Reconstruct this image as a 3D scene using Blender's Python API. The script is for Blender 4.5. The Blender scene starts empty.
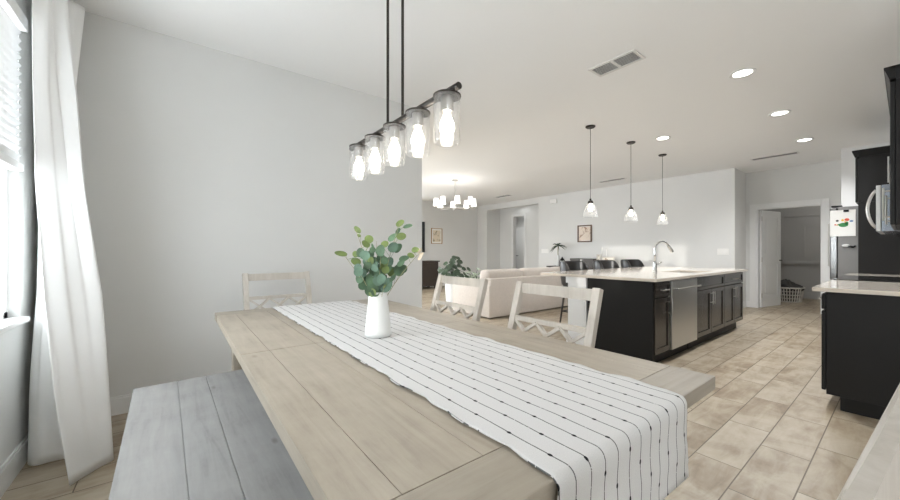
import bpy, bmesh, math, random
from mathutils import Vector, Matrix, Euler
random.seed(7)
S = bpy.context.scene
COL = S.collection
PI = math.pi
R = math.radians

# ------------------------------------------------------------------ helpers
def link(o):
    COL.objects.link(o)
    return o

def tag(o, label=None, cat=None, group=None, kind=None):
    if label: o['label'] = label
    if cat: o['category'] = cat
    if group: o['group'] = group
    if kind: o['kind'] = kind
    return o

def empty(name, loc=(0, 0, 0), rz=0.0, label=None, cat=None, group=None):
    o = bpy.data.objects.new(name, None)
    o.empty_display_size = 0.1
    o.location = loc
    o.rotation_euler = (0, 0, rz)
    link(o)
    return tag(o, label, cat, group)

def children(o):
    return [c for c in bpy.data.objects if c.parent == o]

def copy_tree(o, parent=None):
    c = o.copy()
    COL.objects.link(c)
    c.parent = parent
    for ch in children(o):
        copy_tree(ch, c)
    return c

class MB:
    """collects shapes, builds them as one mesh object"""
    def __init__(self):
        self.bm = bmesh.new()
        self.uv = None
    def box(self, x0, x1, y0, y1, z0, z1, bev=0.0, M=None):
        v = [self.bm.verts.new((x, y, z)) for x in (x0, x1) for y in (y0, y1) for z in (z0, z1)]
        f = [(0, 1, 3, 2), (4, 6, 7, 5), (0, 4, 5, 1), (2, 3, 7, 6), (0, 2, 6, 4), (1, 5, 7, 3)]
        fs = [self.bm.faces.new([v[i] for i in q]) for q in f]
        if bev > 0:
            es = list({e for q in fs for e in q.edges})
            r = bmesh.ops.bevel(self.bm, geom=es, offset=bev, segments=2, affect='EDGES', profile=0.6)
            v = list({w for q in r['faces'] for w in q.verts} | {w for w in v if w.is_valid})
        if M is not None:
            bmesh.ops.transform(self.bm, matrix=M, verts=[w for w in v if w.is_valid])
        return self
    def bar(self, a, b, w, h, up=(0, 0, 1), bev=0.0):
        """rectangular bar from a to b; w across, h along the up direction"""
        a, b = Vector(a), Vector(b)
        d = (b - a); L = d.length; d.normalize()
        side = d.cross(Vector(up)).normalized()
        u = side.cross(d)
        M = Matrix(((side.x, d.x, u.x, a.x), (side.y, d.y, u.y, a.y), (side.z, d.z, u.z, a.z), (0, 0, 0, 1)))
        return self.box(-w/2, w/2, 0, L, -h/2, h/2, bev, M)
    def tube(self, pts, r, n=10, cap=True):
        pts = [Vector(p) for p in pts]
        rs = r if isinstance(r, (list, tuple)) else [r]*len(pts)
        rings = []
        ref = None
        for i, p in enumerate(pts):
            t = (pts[min(i+1, len(pts)-1)] - pts[max(i-1, 0)]).normalized()
            if ref is None:
                ref = t.orthogonal().normalized()
            ref = (ref - t*ref.dot(t))
            ref = ref.normalized() if ref.length > 1e-6 else t.orthogonal().normalized()
            b = t.cross(ref)
            rings.append([self.bm.verts.new(p + (ref*math.cos(2*PI*k/n) + b*math.sin(2*PI*k/n))*rs[i]) for k in range(n)])
        for i in range(len(rings)-1):
            for k in range(n):
                self.bm.faces.new((rings[i][k], rings[i][(k+1) % n], rings[i+1][(k+1) % n], rings[i+1][k]))
        if cap:
            self.bm.faces.new(rings[0][::-1]); self.bm.faces.new(rings[-1])
        return self
    def lathe(self, prof, c=(0, 0, 0), n=24, sx=1.0, sy=1.0):
        """profile of (r, z); r=0 closes"""
        rings = []
        for r, z in prof:
            if r < 1e-6:
                rings.append([self.bm.verts.new((c[0], c[1], c[2]+z))])
            else:
                rings.append([self.bm.verts.new((c[0]+r*sx*math.cos(2*PI*k/n), c[1]+r*sy*math.sin(2*PI*k/n), c[2]+z)) for k in range(n)])
        for a, b in zip(rings, rings[1:]):
            for k in range(n):
                q = [a[k % len(a)], a[(k+1) % len(a)], b[(k+1) % len(b)], b[k % len(b)]]
                q = list(dict.fromkeys(q))
                if len(q) > 2:
                    self.bm.faces.new(q)
        return self
    def sphere(self, c, r, sx=1, sy=1, sz=1, n=16):
        m = n//2
        self.lathe([(r*math.sin(PI*i/m), -r*sz*math.cos(PI*i/m)) for i in range(m+1)], c, n, sx, sy)
        return self
    def prism(self, poly, axis, a, b):
        """poly in the two other axes (x,y order), extruded along axis a..b"""
        def P(p, t):
            if axis == 'x': return (t, p[0], p[1])
            if axis == 'y': return (p[0], t, p[1])
            return (p[0], p[1], t)
        A = [self.bm.verts.new(P(p, a)) for p in poly]
        B = [self.bm.verts.new(P(p, b)) for p in poly]
        n = len(poly)
        self.bm.faces.new(A); self.bm.faces.new(B[::-1])
        for i in range(n):
            self.bm.faces.new((A[i], B[i], B[(i+1) % n], A[(i+1) % n]))
        return self
    def leaf(self, c, nrm, up, L, W, cup=0.15, n=10):
        """rounded leaf blade centred at c"""
        nrm = Vector(nrm).normalized(); up = Vector(up)
        up = (up - nrm*up.dot(nrm)).normalized(); sd = up.cross(nrm)
        c = Vector(c)
        mid = self.bm.verts.new(c - nrm*cup*W)
        ring = []
        for k in range(n):
            a = 2*PI*k/n
            y = math.cos(a); x = math.sin(a)*(1-0.12*y)
            ring.append(self.bm.verts.new(c + up*(y*L/2) + sd*(x*W/2) - nrm*(abs(y)**2)*cup*L*0.4))
        for k in range(n):
            self.bm.faces.new((mid, ring[k], ring[(k+1) % n]))
        return self
    def build(self, name, mat, parent=None, smooth=False, origin=None, local=False):
        bmesh.ops.recalc_face_normals(self.bm, faces=self.bm.faces)
        off = Vector((0, 0, 0))
        if not local:
            if parent is not None:
                p = parent
                while p is not None:
                    off += Vector(p.location); p = p.parent
            if origin is not None:
                off += Vector(origin) if parent is None else Vector((0, 0, 0))
            if off.length > 0:
                bmesh.ops.translate(self.bm, vec=-off, verts=self.bm.verts)
        me = bpy.data.meshes.new(name)
        self.bm.to_mesh(me); self.bm.free()
        me.materials.append(mat)
        if smooth:
            for p in me.polygons: p.use_smooth = True
        o = bpy.data.objects.new(name, me)
        if parent is None and origin is not None: o.location = origin
        if parent is not None: o.parent = parent
        link(o)
        if smooth == 'auto':
            es = o.modifiers.new('edges', 'EDGE_SPLIT'); es.split_angle = R(38)
        return o

def struct(name, mb, mat, **k):
    o = mb.build(name, mat, **k); o['kind'] = 'structure'
    return o

# ------------------------------------------------------------------ materials
def nm(name):
    m = bpy.data.materials.new(name); m.use_nodes = True
    nt = m.node_tree
    return m, nt, nt.nodes['Principled BSDF']

def N(nt, t, **k):
    n = nt.nodes.new(t)
    for a, b in k.items():
        if a in n.inputs: n.inputs[a].default_value = b
        else: setattr(n, a, b)
    return n

def lin(r, g, b):
    f = lambda c: ((c/255+0.055)/1.055)**2.4 if c > 10 else c/255/12.92
    return (f(r), f(g), f(b), 1)

def plain(name, col, rough=0.5, metal=0.0, var=0.0, scale=8.0, bump=0.0, bscale=150, coat=0.0, spec=0.5, sheen=0.0):
    m, nt, b = nm(name)
    b.inputs['Base Color'].default_value = col
    b.inputs['Roughness'].default_value = rough
    b.inputs['Metallic'].default_value = metal
    b.inputs['Specular IOR Level'].default_value = spec
    if coat: b.inputs['Coat Weight'].default_value = coat; b.inputs['Coat Roughness'].default_value = 0.1
    if sheen: b.inputs['Sheen Weight'].default_value = sheen
    tc = N(nt, 'ShaderNodeTexCoord')
    if var > 0:
        n = N(nt, 'ShaderNodeTexNoise', Scale=scale, Detail=4.0)
        nt.links.new(tc.outputs['Object'], n.inputs['Vector'])
        r = N(nt, 'ShaderNodeValToRGB')
        c0 = [max(0, c*(1-var)) for c in col[:3]]+[1]; c1 = [min(1, c*(1+var)) for c in col[:3]]+[1]
        r.color_ramp.elements[0].color = c0; r.color_ramp.elements[0].position = 0.3
        r.color_ramp.elements[1].color = c1; r.color_ramp.elements[1].position = 0.7
        nt.links.new(n.outputs['Fac'], r.inputs['Fac'])
        nt.links.new(r.outputs['Color'], b.inputs['Base Color'])
    if bump > 0:
        n2 = N(nt, 'ShaderNodeTexNoise', Scale=bscale, Detail=3.0)
        nt.links.new(tc.outputs['Object'], n2.inputs['Vector'])
        bp = N(nt, 'ShaderNodeBump', Strength=bump, Distance=0.004)
        nt.links.new(n2.outputs['Fac'], bp.inputs['Height'])
        nt.links.new(bp.outputs['Normal'], b.inputs['Normal'])
    return m

def wood(name, dark, mid, light, axis='y', rough=0.5, knots=True, stretch=14.0):
    m, nt, b = nm(name)
    tc = N(nt, 'ShaderNodeTexCoord')
    mp = N(nt, 'ShaderNodeMapping')
    sc = {'x': (1.2, stretch, stretch), 'y': (stretch, 1.2, stretch), 'z': (stretch, stretch, 1.2)}[axis]
    mp.inputs['Scale'].default_value = sc
    nt.links.new(tc.outputs['Object'], mp.inputs['Vector'])
    n = N(nt, 'ShaderNodeTexNoise', Scale=2.2, Detail=9.0, Roughness=0.65, Distortion=0.6)
    nt.links.new(mp.outputs['Vector'], n.inputs['Vector'])
    n2 = N(nt, 'ShaderNodeTexNoise', Scale=4.5, Detail=6.0, Roughness=0.65)
    nt.links.new(tc.outputs['Object'], n2.inputs['Vector'])
    mx = N(nt, 'ShaderNodeMix', data_type='FLOAT'); mx.inputs[0].default_value = 0.45
    nt.links.new(n.outputs['Fac'], mx.inputs[2]); nt.links.new(n2.outputs['Fac'], mx.inputs[3])
    r = N(nt, 'ShaderNodeValToRGB')
    e = r.color_ramp.elements
    e[0].position = 0.30; e[0].color = dark
    e[1].position = 0.72; e[1].color = light
    x = e.new(0.47); x.color = mid
    nt.links.new(mx.outputs[0], r.inputs['Fac'])
    out = r.outputs['Color']
    if knots:
        v = N(nt, 'ShaderNodeTexVoronoi', Scale=1.0)
        mp2 = N(nt, 'ShaderNodeMapping')
        s2 = {'x': (2.2, 5.5, 1), 'y': (5.5, 2.2, 1), 'z': (5, 5, 2)}[axis]
        mp2.inputs['Scale'].default_value = s2
        nt.links.new(tc.outputs['Object'], mp2.inputs['Vector'])
        nt.links.new(mp2.outputs['Vector'], v.inputs['Vector'])
        rk = N(nt, 'ShaderNodeValToRGB')
        rk.color_ramp.elements[0].position = 0.02; rk.color_ramp.elements[0].color = (0.62, 0.60, 0.57, 1)
        rk.color_ramp.elements[1].position = 0.07; rk.color_ramp.elements[1].color = (1, 1, 1, 1)
        nt.links.new(v.outputs['Distance'], rk.inputs['Fac'])
        mu = N(nt, 'ShaderNodeMix', data_type='RGBA', blend_type='MULTIPLY'); mu.inputs[0].default_value = 1.0
        nt.links.new(out, mu.inputs[6]); nt.links.new(rk.outputs['Color'], mu.inputs[7])
        out = mu.outputs[2]
    nt.links.new(out, b.inputs['Base Color'])
    b.inputs['Roughness'].default_value = rough
    bp = N(nt, 'ShaderNodeBump', Strength=0.25, Distance=0.002)
    nt.links.new(n.outputs['Fac'], bp.inputs['Height'])
    nt.links.new(bp.outputs['Normal'], b.inputs['Normal'])
    return m

def glass(name, tint=(1, 1, 1, 1), fac=0.12, rough=0.02, haze=0.0):
    """thin clear glass: see-through with a Fresnel reflection"""
    m, nt, b = nm(name)
    nt.nodes.remove(b)
    out = nt.nodes['Material Output']
    tr = N(nt, 'ShaderNodeBsdfTransparent'); tr.inputs['Color'].default_value = tint
    gl = N(nt, 'ShaderNodeBsdfGlossy'); gl.inputs['Roughness'].default_value = rough
    lw = N(nt, 'ShaderNodeLayerWeight', Blend=0.25)
    mr = N(nt, 'ShaderNodeMapRange'); mr.inputs['To Min'].default_value = fac*0.5; mr.inputs['To Max'].default_value = min(1, fac*5)
    nt.links.new(lw.outputs['Facing'], mr.inputs['Value'])
    mx = N(nt, 'ShaderNodeMixShader')
    nt.links.new(mr.outputs['Result'], mx.inputs[0])
    nt.links.new(tr.outputs[0], mx.inputs[1]); nt.links.new(gl.outputs[0], mx.inputs[2])
    last = mx
    if haze > 0:
        df = N(nt, 'ShaderNodeBsdfDiffuse'); df.inputs['Color'].default_value = (0.95, 0.95, 0.94, 1)
        tl = N(nt, 'ShaderNodeBsdfTranslucent'); tl.inputs['Color'].default_value = (0.95, 0.95, 0.94, 1)
        m1 = N(nt, 'ShaderNodeMixShader'); m1.inputs[0].default_value = 0.5
        nt.links.new(df.outputs[0], m1.inputs[1]); nt.links.new(tl.outputs[0], m1.inputs[2])
        m2 = N(nt, 'ShaderNodeMixShader'); m2.inputs[0].default_value = haze
        nt.links.new(mx.outputs[0], m2.inputs[1]); nt.links.new(m1.outputs[0], m2.inputs[2])
        last = m2
    nt.links.new(last.outputs[0], out.inputs['Surface'])
    return m

def emit(name, col, s):
    m, nt, b = nm(name)
    b.inputs['Base Color'].default_value = col
    b.inputs['Emission Color'].default_value = col
    b.inputs['Emission Strength'].default_value = s
    return m

def floor_mat():
    m, nt, b = nm('wood_look_tile')
    tc = N(nt, 'ShaderNodeTexCoord')
    mp = N(nt, 'ShaderNodeMapping')
    mp.inputs['Location'].default_value = (-2.39+0.64*20, -0.3305+0.2143*40, 0)
    nt.links.new(tc.outputs['Object'], mp.inputs['Vector'])
    br = N(nt, 'ShaderNodeTexBrick', offset=0.367, offset_frequency=2, squash=1.0)
    br.inputs['Scale'].default_value = 1.0
    br.inputs['Brick Width'].default_value = 0.64
    br.inputs['Row Height'].default_value = 0.2143
    br.inputs['Mortar Size'].default_value = 0.0032
    br.inputs['Mortar Smooth'].default_value = 0.2
    br.inputs['Bias'].default_value = 0.0
    br.inputs['Color1'].default_value = (0, 0, 0, 1)
    br.inputs['Color2'].default_value = (1, 1, 1, 1)
    br.inputs['Mortar'].default_value = (0.5, 0.5, 0.5, 1)
    nt.links.new(mp.outputs['Vector'], br.inputs['Vector'])
    # grain stretched along the tile, shifted by tile
    ad = N(nt, 'ShaderNodeVectorMath', operation='MULTIPLY_ADD')
    ad.inputs[1].default_value = (7, 7, 7)
    nt.links.new(br.outputs['Color'], ad.inputs[0]); nt.links.new(tc.outputs['Object'], ad.inputs[2])
    m2 = N(nt, 'ShaderNodeMapping'); m2.inputs['Scale'].default_value = (1.4, 6.0, 1.0)
    nt.links.new(ad.outputs[0], m2.inputs['Vector'])
    n1 = N(nt, 'ShaderNodeTexNoise', Scale=2.0, Detail=9.0, Roughness=0.62, Distortion=0.5)
    nt.links.new(m2.outputs['Vector'], n1.inputs['Vector'])
    n2 = N(nt, 'ShaderNodeTexNoise', Scale=3.2, Detail=4.0, Roughness=0.6, Distortion=0.8)
    nt.links.new(ad.outputs[0], n2.inputs['Vector'])
    mx = N(nt, 'ShaderNodeMix', data_type='FLOAT'); mx.inputs[0].default_value = 0.5
    nt.links.new(n1.outputs['Fac'], mx.inputs[2]); nt.links.new(n2.outputs['Fac'], mx.inputs[3])
    mb = N(nt, 'ShaderNodeMath', operation='MULTIPLY_ADD'); mb.inputs[1].default_value = 0.09
    sub = N(nt, 'ShaderNodeMath', operation='SUBTRACT'); sub.inputs[1].default_value = 0.045
    nt.links.new(br.outputs['Color'], mb.inputs[0]); nt.links.new(mx.outputs[0], mb.inputs[2])
    nt.links.new(mb.outputs[0], sub.inputs[0])
    r = N(nt, 'ShaderNodeValToRGB'); e = r.color_ramp.elements
    e[0].position = 0.30; e[0].color = lin(*FLOOR_C[0])
    e[1].position = 0.70; e[1].color = lin(*FLOOR_C[3])
    x = e.new(0.41); x.color = lin(*FLOOR_C[1])
    x = e.new(0.52); x.color = lin(*FLOOR_C[2])
    nt.links.new(sub.outputs[0], r.inputs['Fac'])
    mm = N(nt, 'ShaderNodeMix', data_type='RGBA')
    nt.links.new(br.outputs['Fac'], mm.inputs[0])
    nt.links.new(r.outputs['Color'], mm.inputs[6]); mm.inputs[7].default_value = lin(92, 78, 60)
    nt.links.new(mm.outputs[2], b.inputs['Base Color'])
    b.inputs['Roughness'].default_value = 0.42
    bp = N(nt, 'ShaderNodeBump', Strength=0.35, Distance=0.003); bp.invert = True
    nt.links.new(br.outputs['Fac'], bp.inputs['Height'])
    nt.links.new(bp.outputs['Normal'], b.inputs['Normal'])
    return m

def runner_mat():
    """white woven cotton with thin dark thread lines and small dark knots; u across, v along (metres)"""
    m, nt, b = nm('striped_runner')
    tc = N(nt, 'ShaderNodeTexCoord')
    sx = N(nt, 'ShaderNodeSeparateXYZ')
    nt.links.new(tc.outputs['UV'], sx.inputs[0])
    def M(op, a, bb=None, cc=None):
        n = N(nt, 'ShaderNodeMath', operation=op)
        for i, q in enumerate((a, bb, cc)):
            if q is None: continue
            if isinstance(q, (int, float)): n.inputs[i].default_value = q
            else: nt.links.new(q, n.inputs[i])
        return n.outputs[0]
    wob = N(nt, 'ShaderNodeTexNoise', Scale=28.0, Detail=2.0)
    nt.links.new(tc.outputs['UV'], wob.inputs['Vector'])
    u = M('MULTIPLY_ADD', wob.outputs['Fac'], 0.0018, sx.outputs['X'])
    un = M('DIVIDE', M('SUBTRACT', u, 0.024), 0.0495)
    uf = M('ABSOLUTE', M('SUBTRACT', M('FRACT', un), 0.5))
    du = M('MULTIPLY', uf, 0.0495)
    row = M('FLOOR', un)
    line = M('LESS_THAN', du, 0.0015)
    dash = N(nt, 'ShaderNodeTexNoise', Scale=170.0, Detail=1.0)
    nt.links.new(tc.outputs['UV'], dash.inputs['Vector'])
    line = M('MULTIPLY', line, M('GREATER_THAN', dash.outputs['Fac'], 0.33))
    vn = M('MULTIPLY_ADD', row, 0.437, M('DIVIDE', sx.outputs['Y'], 0.104))
    vf = M('MULTIPLY', M('ABSOLUTE', M('SUBTRACT', M('FRACT', vn), 0.5)), 0.104)
    d2 = M('ADD', M('POWER', M('DIVIDE', du, 0.0036), 2.0), M('POWER', M('DIVIDE', vf, 0.0058), 2.0))
    dot = M('LESS_THAN', d2, 1.0)
    k = M('MAXIMUM', M('MULTIPLY', line, 0.82), dot)
    wv = N(nt, 'ShaderNodeTexNoise', Scale=420.0, Detail=2.0)
    nt.links.new(tc.outputs['UV'], wv.inputs['Vector'])
    cr = N(nt, 'ShaderNodeValToRGB')
    cr.color_ramp.elements[0].color = lin(206, 205, 204); cr.color_ramp.elements[1].color = lin(228, 227, 226)
    nt.links.new(wv.outputs['Fac'], cr.inputs['Fac'])
    mx = N(nt, 'ShaderNodeMix', data_type='RGBA')
    nt.links.new(k, mx.inputs[0]); nt.links.new(cr.outputs['Color'], mx.inputs[6]); mx.inputs[7].default_value = lin(42, 42, 44)
    nt.links.new(mx.outputs[2], b.inputs['Base Color'])
    b.inputs['Roughness'].default_value = 0.95
    b.inputs['Specular IOR Level'].default_value = 0.1
    bp = N(nt, 'ShaderNodeBump', Strength=0.5, Distance=0.002)
    nt.links.new(M('MULTIPLY_ADD', k, 0.6, wv.outputs['Fac']), bp.inputs['Height'])
    nt.links.new(bp.outputs['Normal'], b.inputs['Normal'])
    return m

def stone_mat():
    m, nt, b = nm('pale_quartz')
    tc = N(nt, 'ShaderNodeTexCoord')
    n = N(nt, 'ShaderNodeTexNoise', Scale=6.0, Detail=8.0, Roughness=0.7, Distortion=1.2)
    nt.links.new(tc.outputs['Object'], n.inputs['Vector'])
    r = N(nt, 'ShaderNodeValToRGB'); e = r.color_ramp.elements
    e[0].position = 0.30; e[0].color = lin(204, 194, 181)
    e[1].position = 0.66; e[1].color = lin(213, 204, 192)
    nt.links.new(n.outputs['Fac'], r.inputs['Fac'])
    nt.links.new(r.outputs['Color'], b.inputs['Base Color'])
    b.inputs['Roughness'].default_value = 0.09
    return m

def brushed(name, col, rough=0.3):
    m, nt, b = nm(name)
    b.inputs['Base Color'].default_value = col
    b.inputs['Metallic'].default_value = 1.0
    tc = N(nt, 'ShaderNodeTexCoord')
    mp = N(nt, 'ShaderNodeMapping'); mp.inputs['Scale'].default_value = (3, 3, 160)
    nt.links.new(tc.outputs['Object'], mp.inputs['Vector'])
    n = N(nt, 'ShaderNodeTexNoise', Scale=3.0, Detail=3.0)
    nt.links.new(mp.outputs['Vector'], n.inputs['Vector'])
    mr = N(nt, 'ShaderNodeMapRange'); mr.inputs['To Min'].default_value = rough-0.07; mr.inputs['To Max'].default_value = rough+0.1
    nt.links.new(n.outputs['Fac'], mr.inputs['Value'])
    nt.links.new(mr.outputs['Result'], b.inputs['Roughness'])
    return m

FLOOR_C = [(116, 98, 78), (146, 130, 108), (168, 155, 135), (186, 176, 159)]
m_wall = plain('grey_wall_paint', lin(221, 221, 219), 0.75, var=0.015, scale=1.5, bump=0.04, bscale=90, spec=0.25)
m_ceil = plain('ceiling_white', lin(246, 246, 245), 0.9, bump=0.10, bscale=70, spec=0.2)
m_trim = plain('white_trim_paint', lin(229, 229, 228), 0.35, var=0.01)
m_floor = floor_mat()
m_table = wood('weathered_table_wood', lin(136, 125, 111), lin(159, 149, 134), lin(177, 168, 153), 'y', 0.40)
m_table_x = wood('weathered_table_wood_crosswise', lin(130, 120, 107), lin(150, 141, 127), lin(167, 158, 145), 'x', 0.40)
m_bench = wood('grey_washed_bench_wood', lin(126, 125, 123), lin(147, 146, 144), lin(163, 162, 160), 'y', 0.5)
m_chair = wood('limed_chair_wood', lin(164, 156, 146), lin(185, 178, 168), lin(203, 197, 189), 'z', 0.55, knots=False)
m_runner = runner_mat()
m_stone = stone_mat()
m_black = plain('black_cabinet_paint', lin(24, 23, 22), 0.5, var=0.05, scale=4, spec=0.28)
m_espresso = wood('espresso_cabinet_wood', lin(34, 30, 28), lin(46, 41, 37), lin(60, 54, 49), 'z', 0.25, knots=False)
m_steel = brushed('brushed_steel', (0.62, 0.62, 0.61, 1), 0.32)
m_dksteel = brushed('dark_polished_steel', (0.30, 0.30, 0.30, 1), 0.16)
m_chrome = plain('polished_chrome', (0.75, 0.75, 0.75, 1), 0.12, 1.0)
m_nickel = plain('satin_nickel', (0.60, 0.58, 0.55, 1), 0.28, 1.0)
m_bronze = plain('dark_bronze_metal', lin(62, 58, 54), 0.38, 0.7)
m_glass = glass('clear_glass', (0.99, 0.99, 0.99, 1), 0.08, 0.02, 0.018)
m_seeded = glass('seeded_shade_glass', (0.99, 0.99, 0.99, 1), 0.05, 0.2, 0.08)
m_pane = glass('window_glass', (0.97, 0.98, 0.98, 1), 0.08)
m_bulb = emit('lit_filament_bulb', (1.0, 0.93, 0.82, 1), 26.0)
m_can = emit('lit_downlight_lens', (1.0, 0.96, 0.90, 1), 14.0)
m_shadelit = emit('lit_frosted_shade', (1.0, 0.97, 0.93, 1), 1.6)
m_ceramic = plain('white_ceramic', lin(222, 223, 221), 0.45, var=0.01)
m_leaf = plain('eucalyptus_leaf_green', lin(74, 98, 74), 0.6, var=0.40, scale=22, spec=0.3)
m_leaf2 = plain('olive_leaf_green', lin(100, 116, 66), 0.6, var=0.30, scale=20, spec=0.3)
m_leaf3 = plain('blue_green_leaf', lin(86, 110, 94), 0.6, var=0.32, scale=20, spec=0.3)
m_dkleaf = plain('dark_foliage', lin(48, 66, 44), 0.5, var=0.4, scale=14)
m_varleaf = plain('variegated_foliage', lin(170, 182, 160), 0.5, var=0.4, scale=30)
m_stem = plain('pale_stem', lin(150, 142, 108), 0.7)
m_dryleaf = plain('dry_cream_leaf', lin(214, 200, 178), 0.7)
m_sofa = plain('oatmeal_sofa_fabric', lin(196, 187, 178), 0.95, var=0.04, scale=30, bump=0.2, bscale=500, sheen=0.2, spec=0.15)
m_curtain = plain('white_cotton_curtain', lin(243, 243, 242), 0.9, var=0.01, bump=0.12, bscale=600, spec=0.1)
m_blind = plain('white_blind_slat', lin(240, 240, 240), 0.5)
m_leather = plain('black_leather', lin(34, 32, 31), 0.30, var=0.1, scale=30, bump=0.1)
m_dkwood = wood('dark_walnut', lin(40, 34, 30), lin(56, 48, 42), lin(70, 60, 52), 'x', 0.4, knots=False)
m_screen = plain('black_screen', lin(14, 14, 16), 0.15)
m_blackm = plain('black_metal', lin(24, 24, 24), 0.4, 0.6)
m_grey = plain('slate_grey_box', lin(82, 78, 75), 0.5, var=0.05)
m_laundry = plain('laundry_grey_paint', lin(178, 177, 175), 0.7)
m_door = plain('satin_white_door', lin(226, 226, 224), 0.4)
m_vent = plain('vent_white_metal', lin(226, 225, 222), 0.5)
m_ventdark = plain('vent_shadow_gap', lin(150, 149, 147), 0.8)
m_plate = plain('switch_plate_white', lin(238, 237, 234), 0.4)
m_paper = plain('white_paper', lin(240, 239, 235), 0.8)
m_fridge = plain('fridge_side_grey', lin(128, 127, 126), 0.45, 0.3)
m_basket = plain('pale_basket_plastic', lin(205, 200, 192), 0.5)
m_cloth = plain('charcoal_laundry', lin(70, 68, 66), 0.95, var=0.3, scale=12)
m_frame = wood('brown_picture_frame', lin(70, 50, 38), lin(92, 66, 48), lin(110, 82, 62), 'z', 0.45, knots=False)
m_oak = wood('light_oak_frame', lin(150, 118, 84), lin(176, 142, 104), lin(196, 164, 126), 'z', 0.5, knots=False)
m_cooktop = plain('black_glass_cooktop', lin(22, 22, 22), 0.08)
m_mwside = brushed('polished_microwave_side', (0.42, 0.47, 0.55, 1), 0.18)
m_mag = {c: plain(c+'_marker_ink', lin(*v), 0.5) for c, v in dict(green=(52, 132, 72), red=(206, 84, 60), yellow=(226, 178, 60), blue=(92, 128, 170), black=(40, 40, 40)).items()}

def art_mat(name, bg, ink):
    m, nt, b = nm(name)
    tc = N(nt, 'ShaderNodeTexCoord')
    n = N(nt, 'ShaderNodeTexNoise', Scale=9.0, Detail=3.0, Distortion=0.6)
    nt.links.new(tc.outputs['Object'], n.inputs['Vector'])
    r = N(nt, 'ShaderNodeValToRGB'); e = r.color_ramp.elements
    e[0].position = 0.36; e[0].color = ink; e[1].position = 0.46; e[1].color = bg
    nt.links.new(n.outputs['Fac'], r.inputs['Fac'])
    nt.links.new(r.outputs['Color'], b.inputs['Base Color'])
    b.inputs['Roughness'].default_value = 0.7
    return m
m_art1 = art_mat('faded_print', lin(226, 212, 198), lin(168, 140, 120))
m_art2 = art_mat('botanical_print', lin(224, 212, 192), lin(150, 140, 112))
m_photo = art_mat('small_photo', lin(232, 226, 212), lin(170, 150, 130))

# ------------------------------------------------------------------ key sizes (metres)
CH = 2.83            # ceiling
WX = -0.68           # window wall
DY = 3.47            # dining wall
FX = 8.75            # far wall
LX = 9.52            # laundry wall
KY = -0.22           # kitchen wall
LY = 9.70            # living room left wall

# ------------------------------------------------------------------ setting
struct('floor', MB().box(-1.0, 14.0, -3.2, 12.5, -0.08, 0.0), m_floor)
struct('ceiling', MB().box(-1.0, 14.0, -3.2, 12.5, CH, CH+0.1), m_ceil)
struct('wall_dining', MB().box(WX-0.16, 2.26, DY, DY+0.13, 0, CH), m_wall)
# window wall with its window and an unseen opening added to admit daylight
WY0, WY1, WZ0, WZ1 = 0.80, 2.93, 0.80, 2.44
w = MB()
w.box(WX-0.16, WX, -2.7, -1.9, 0, CH).box(WX-0.16, WX, -1.9, -1.06, 2.6, CH).box(WX-0.16, WX, -1.06, WY0, 0, CH).box(WX-0.16, WX, WY1, DY, 0, CH)
w.box(WX-0.16, WX, WY0, WY1, 0, WZ0).box(WX-0.16, WX, WY0, WY1, WZ1, CH)
struct('wall_window', w, m_wall)
# rear wall, side wall, kitchen wall
w = MB()
w.box(WX, 3.3, -2.7, -2.56, 0, CH)
struct('wall_rear', w, m_wall)
struct('wall_side', MB().box(3.16, 3.3, -2.56, KY, 0, CH), m_wall)
struct('wall_kitchen', MB().box(3.16, 12.6, KY-0.13, KY, 0, CH), m_wall)
# far wall with the hall opening
HY0, HY1, HZ = 6.91, 9.19, 2.64
w = MB()
w.box(FX, FX+0.12, 2.10, HY0, 0, CH).box(FX, FX+0.12, HY1, LY, 0, CH).box(FX, FX+0.12, HY0, HY1, HZ, CH)
struct('wall_far', w, m_wall)
struct('wall_return', MB().box(FX+0.12, LX, 2.10, 2.22, 0, CH), m_wall)
struct('wall_living', MB().box(6.0, 12.0, LY, LY+0.12, 0, CH).box(2.0, 6.0, LY, LY+0.12, 2.45, CH).box(2.0, 6.0, LY, LY+0.12, 0, 0.15), m_wall)  # hidden part left open to let sky light into the living room
struct('wall_den', MB().box(2.0, 2.13, DY+0.13, 5.0, 0, CH).box(2.0, 2.13, 6.7, LY+0.12, 0, CH).box(2.0, 2.13, 5.0, 6.7, 2.2, CH), m_wall)  # unseen opening added to light the living room from this side
struct('wall_sun_block', MB().box(-12.2, -12.0, 1.3, 9.5, -0.08, 2.9), m_wall)  # unseen wall added to keep the low sun out of the den opening
# laundry wall with door opening
OY0, OY1, OZ = 0.985, 1.914, 2.05
w = MB()
w.box(LX, LX+0.12, KY, OY0, 0, CH).box(LX, LX+0.12, OY1, 2.22, 0, CH).box(LX, LX+0.12, OY0, OY1, OZ, CH)
struct('wall_laundry', w, m_wall)
w = MB()
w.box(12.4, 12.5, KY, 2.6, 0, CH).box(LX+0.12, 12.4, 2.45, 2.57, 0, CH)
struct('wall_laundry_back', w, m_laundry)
# applied wall panels at the back of the laundry room
w = MB()
def panel_frame(w, y0, y1, z0, z1, x=12.4, t=0.02, b=0.05):
    w.box(x-t, x, y0, y1, z1-b, z1).box(x-t, x, y0, y1, z0, z0+b).box(x-t, x, y0, y0+b, z0+b, z1-b).box(x-t, x, y1-b, y1, z0+b, z1-b)
panel_frame(w, 0.2, 1.62, 1.0, 1.86); panel_frame(w, 0.2, 2.02, 0.82, 2.1, t=0.03); w.box(12.34, 12.4, 0.2, 2.1, 0.86, 0.92).box(12.36, 12.4, 0, 2.3, 0, 0.14)
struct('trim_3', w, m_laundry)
# pantry closet corner beyond the fridge
struct('wall_pantry', MB().box(8.5, LX, KY, 0.66, 0, CH), m_trim)
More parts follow.
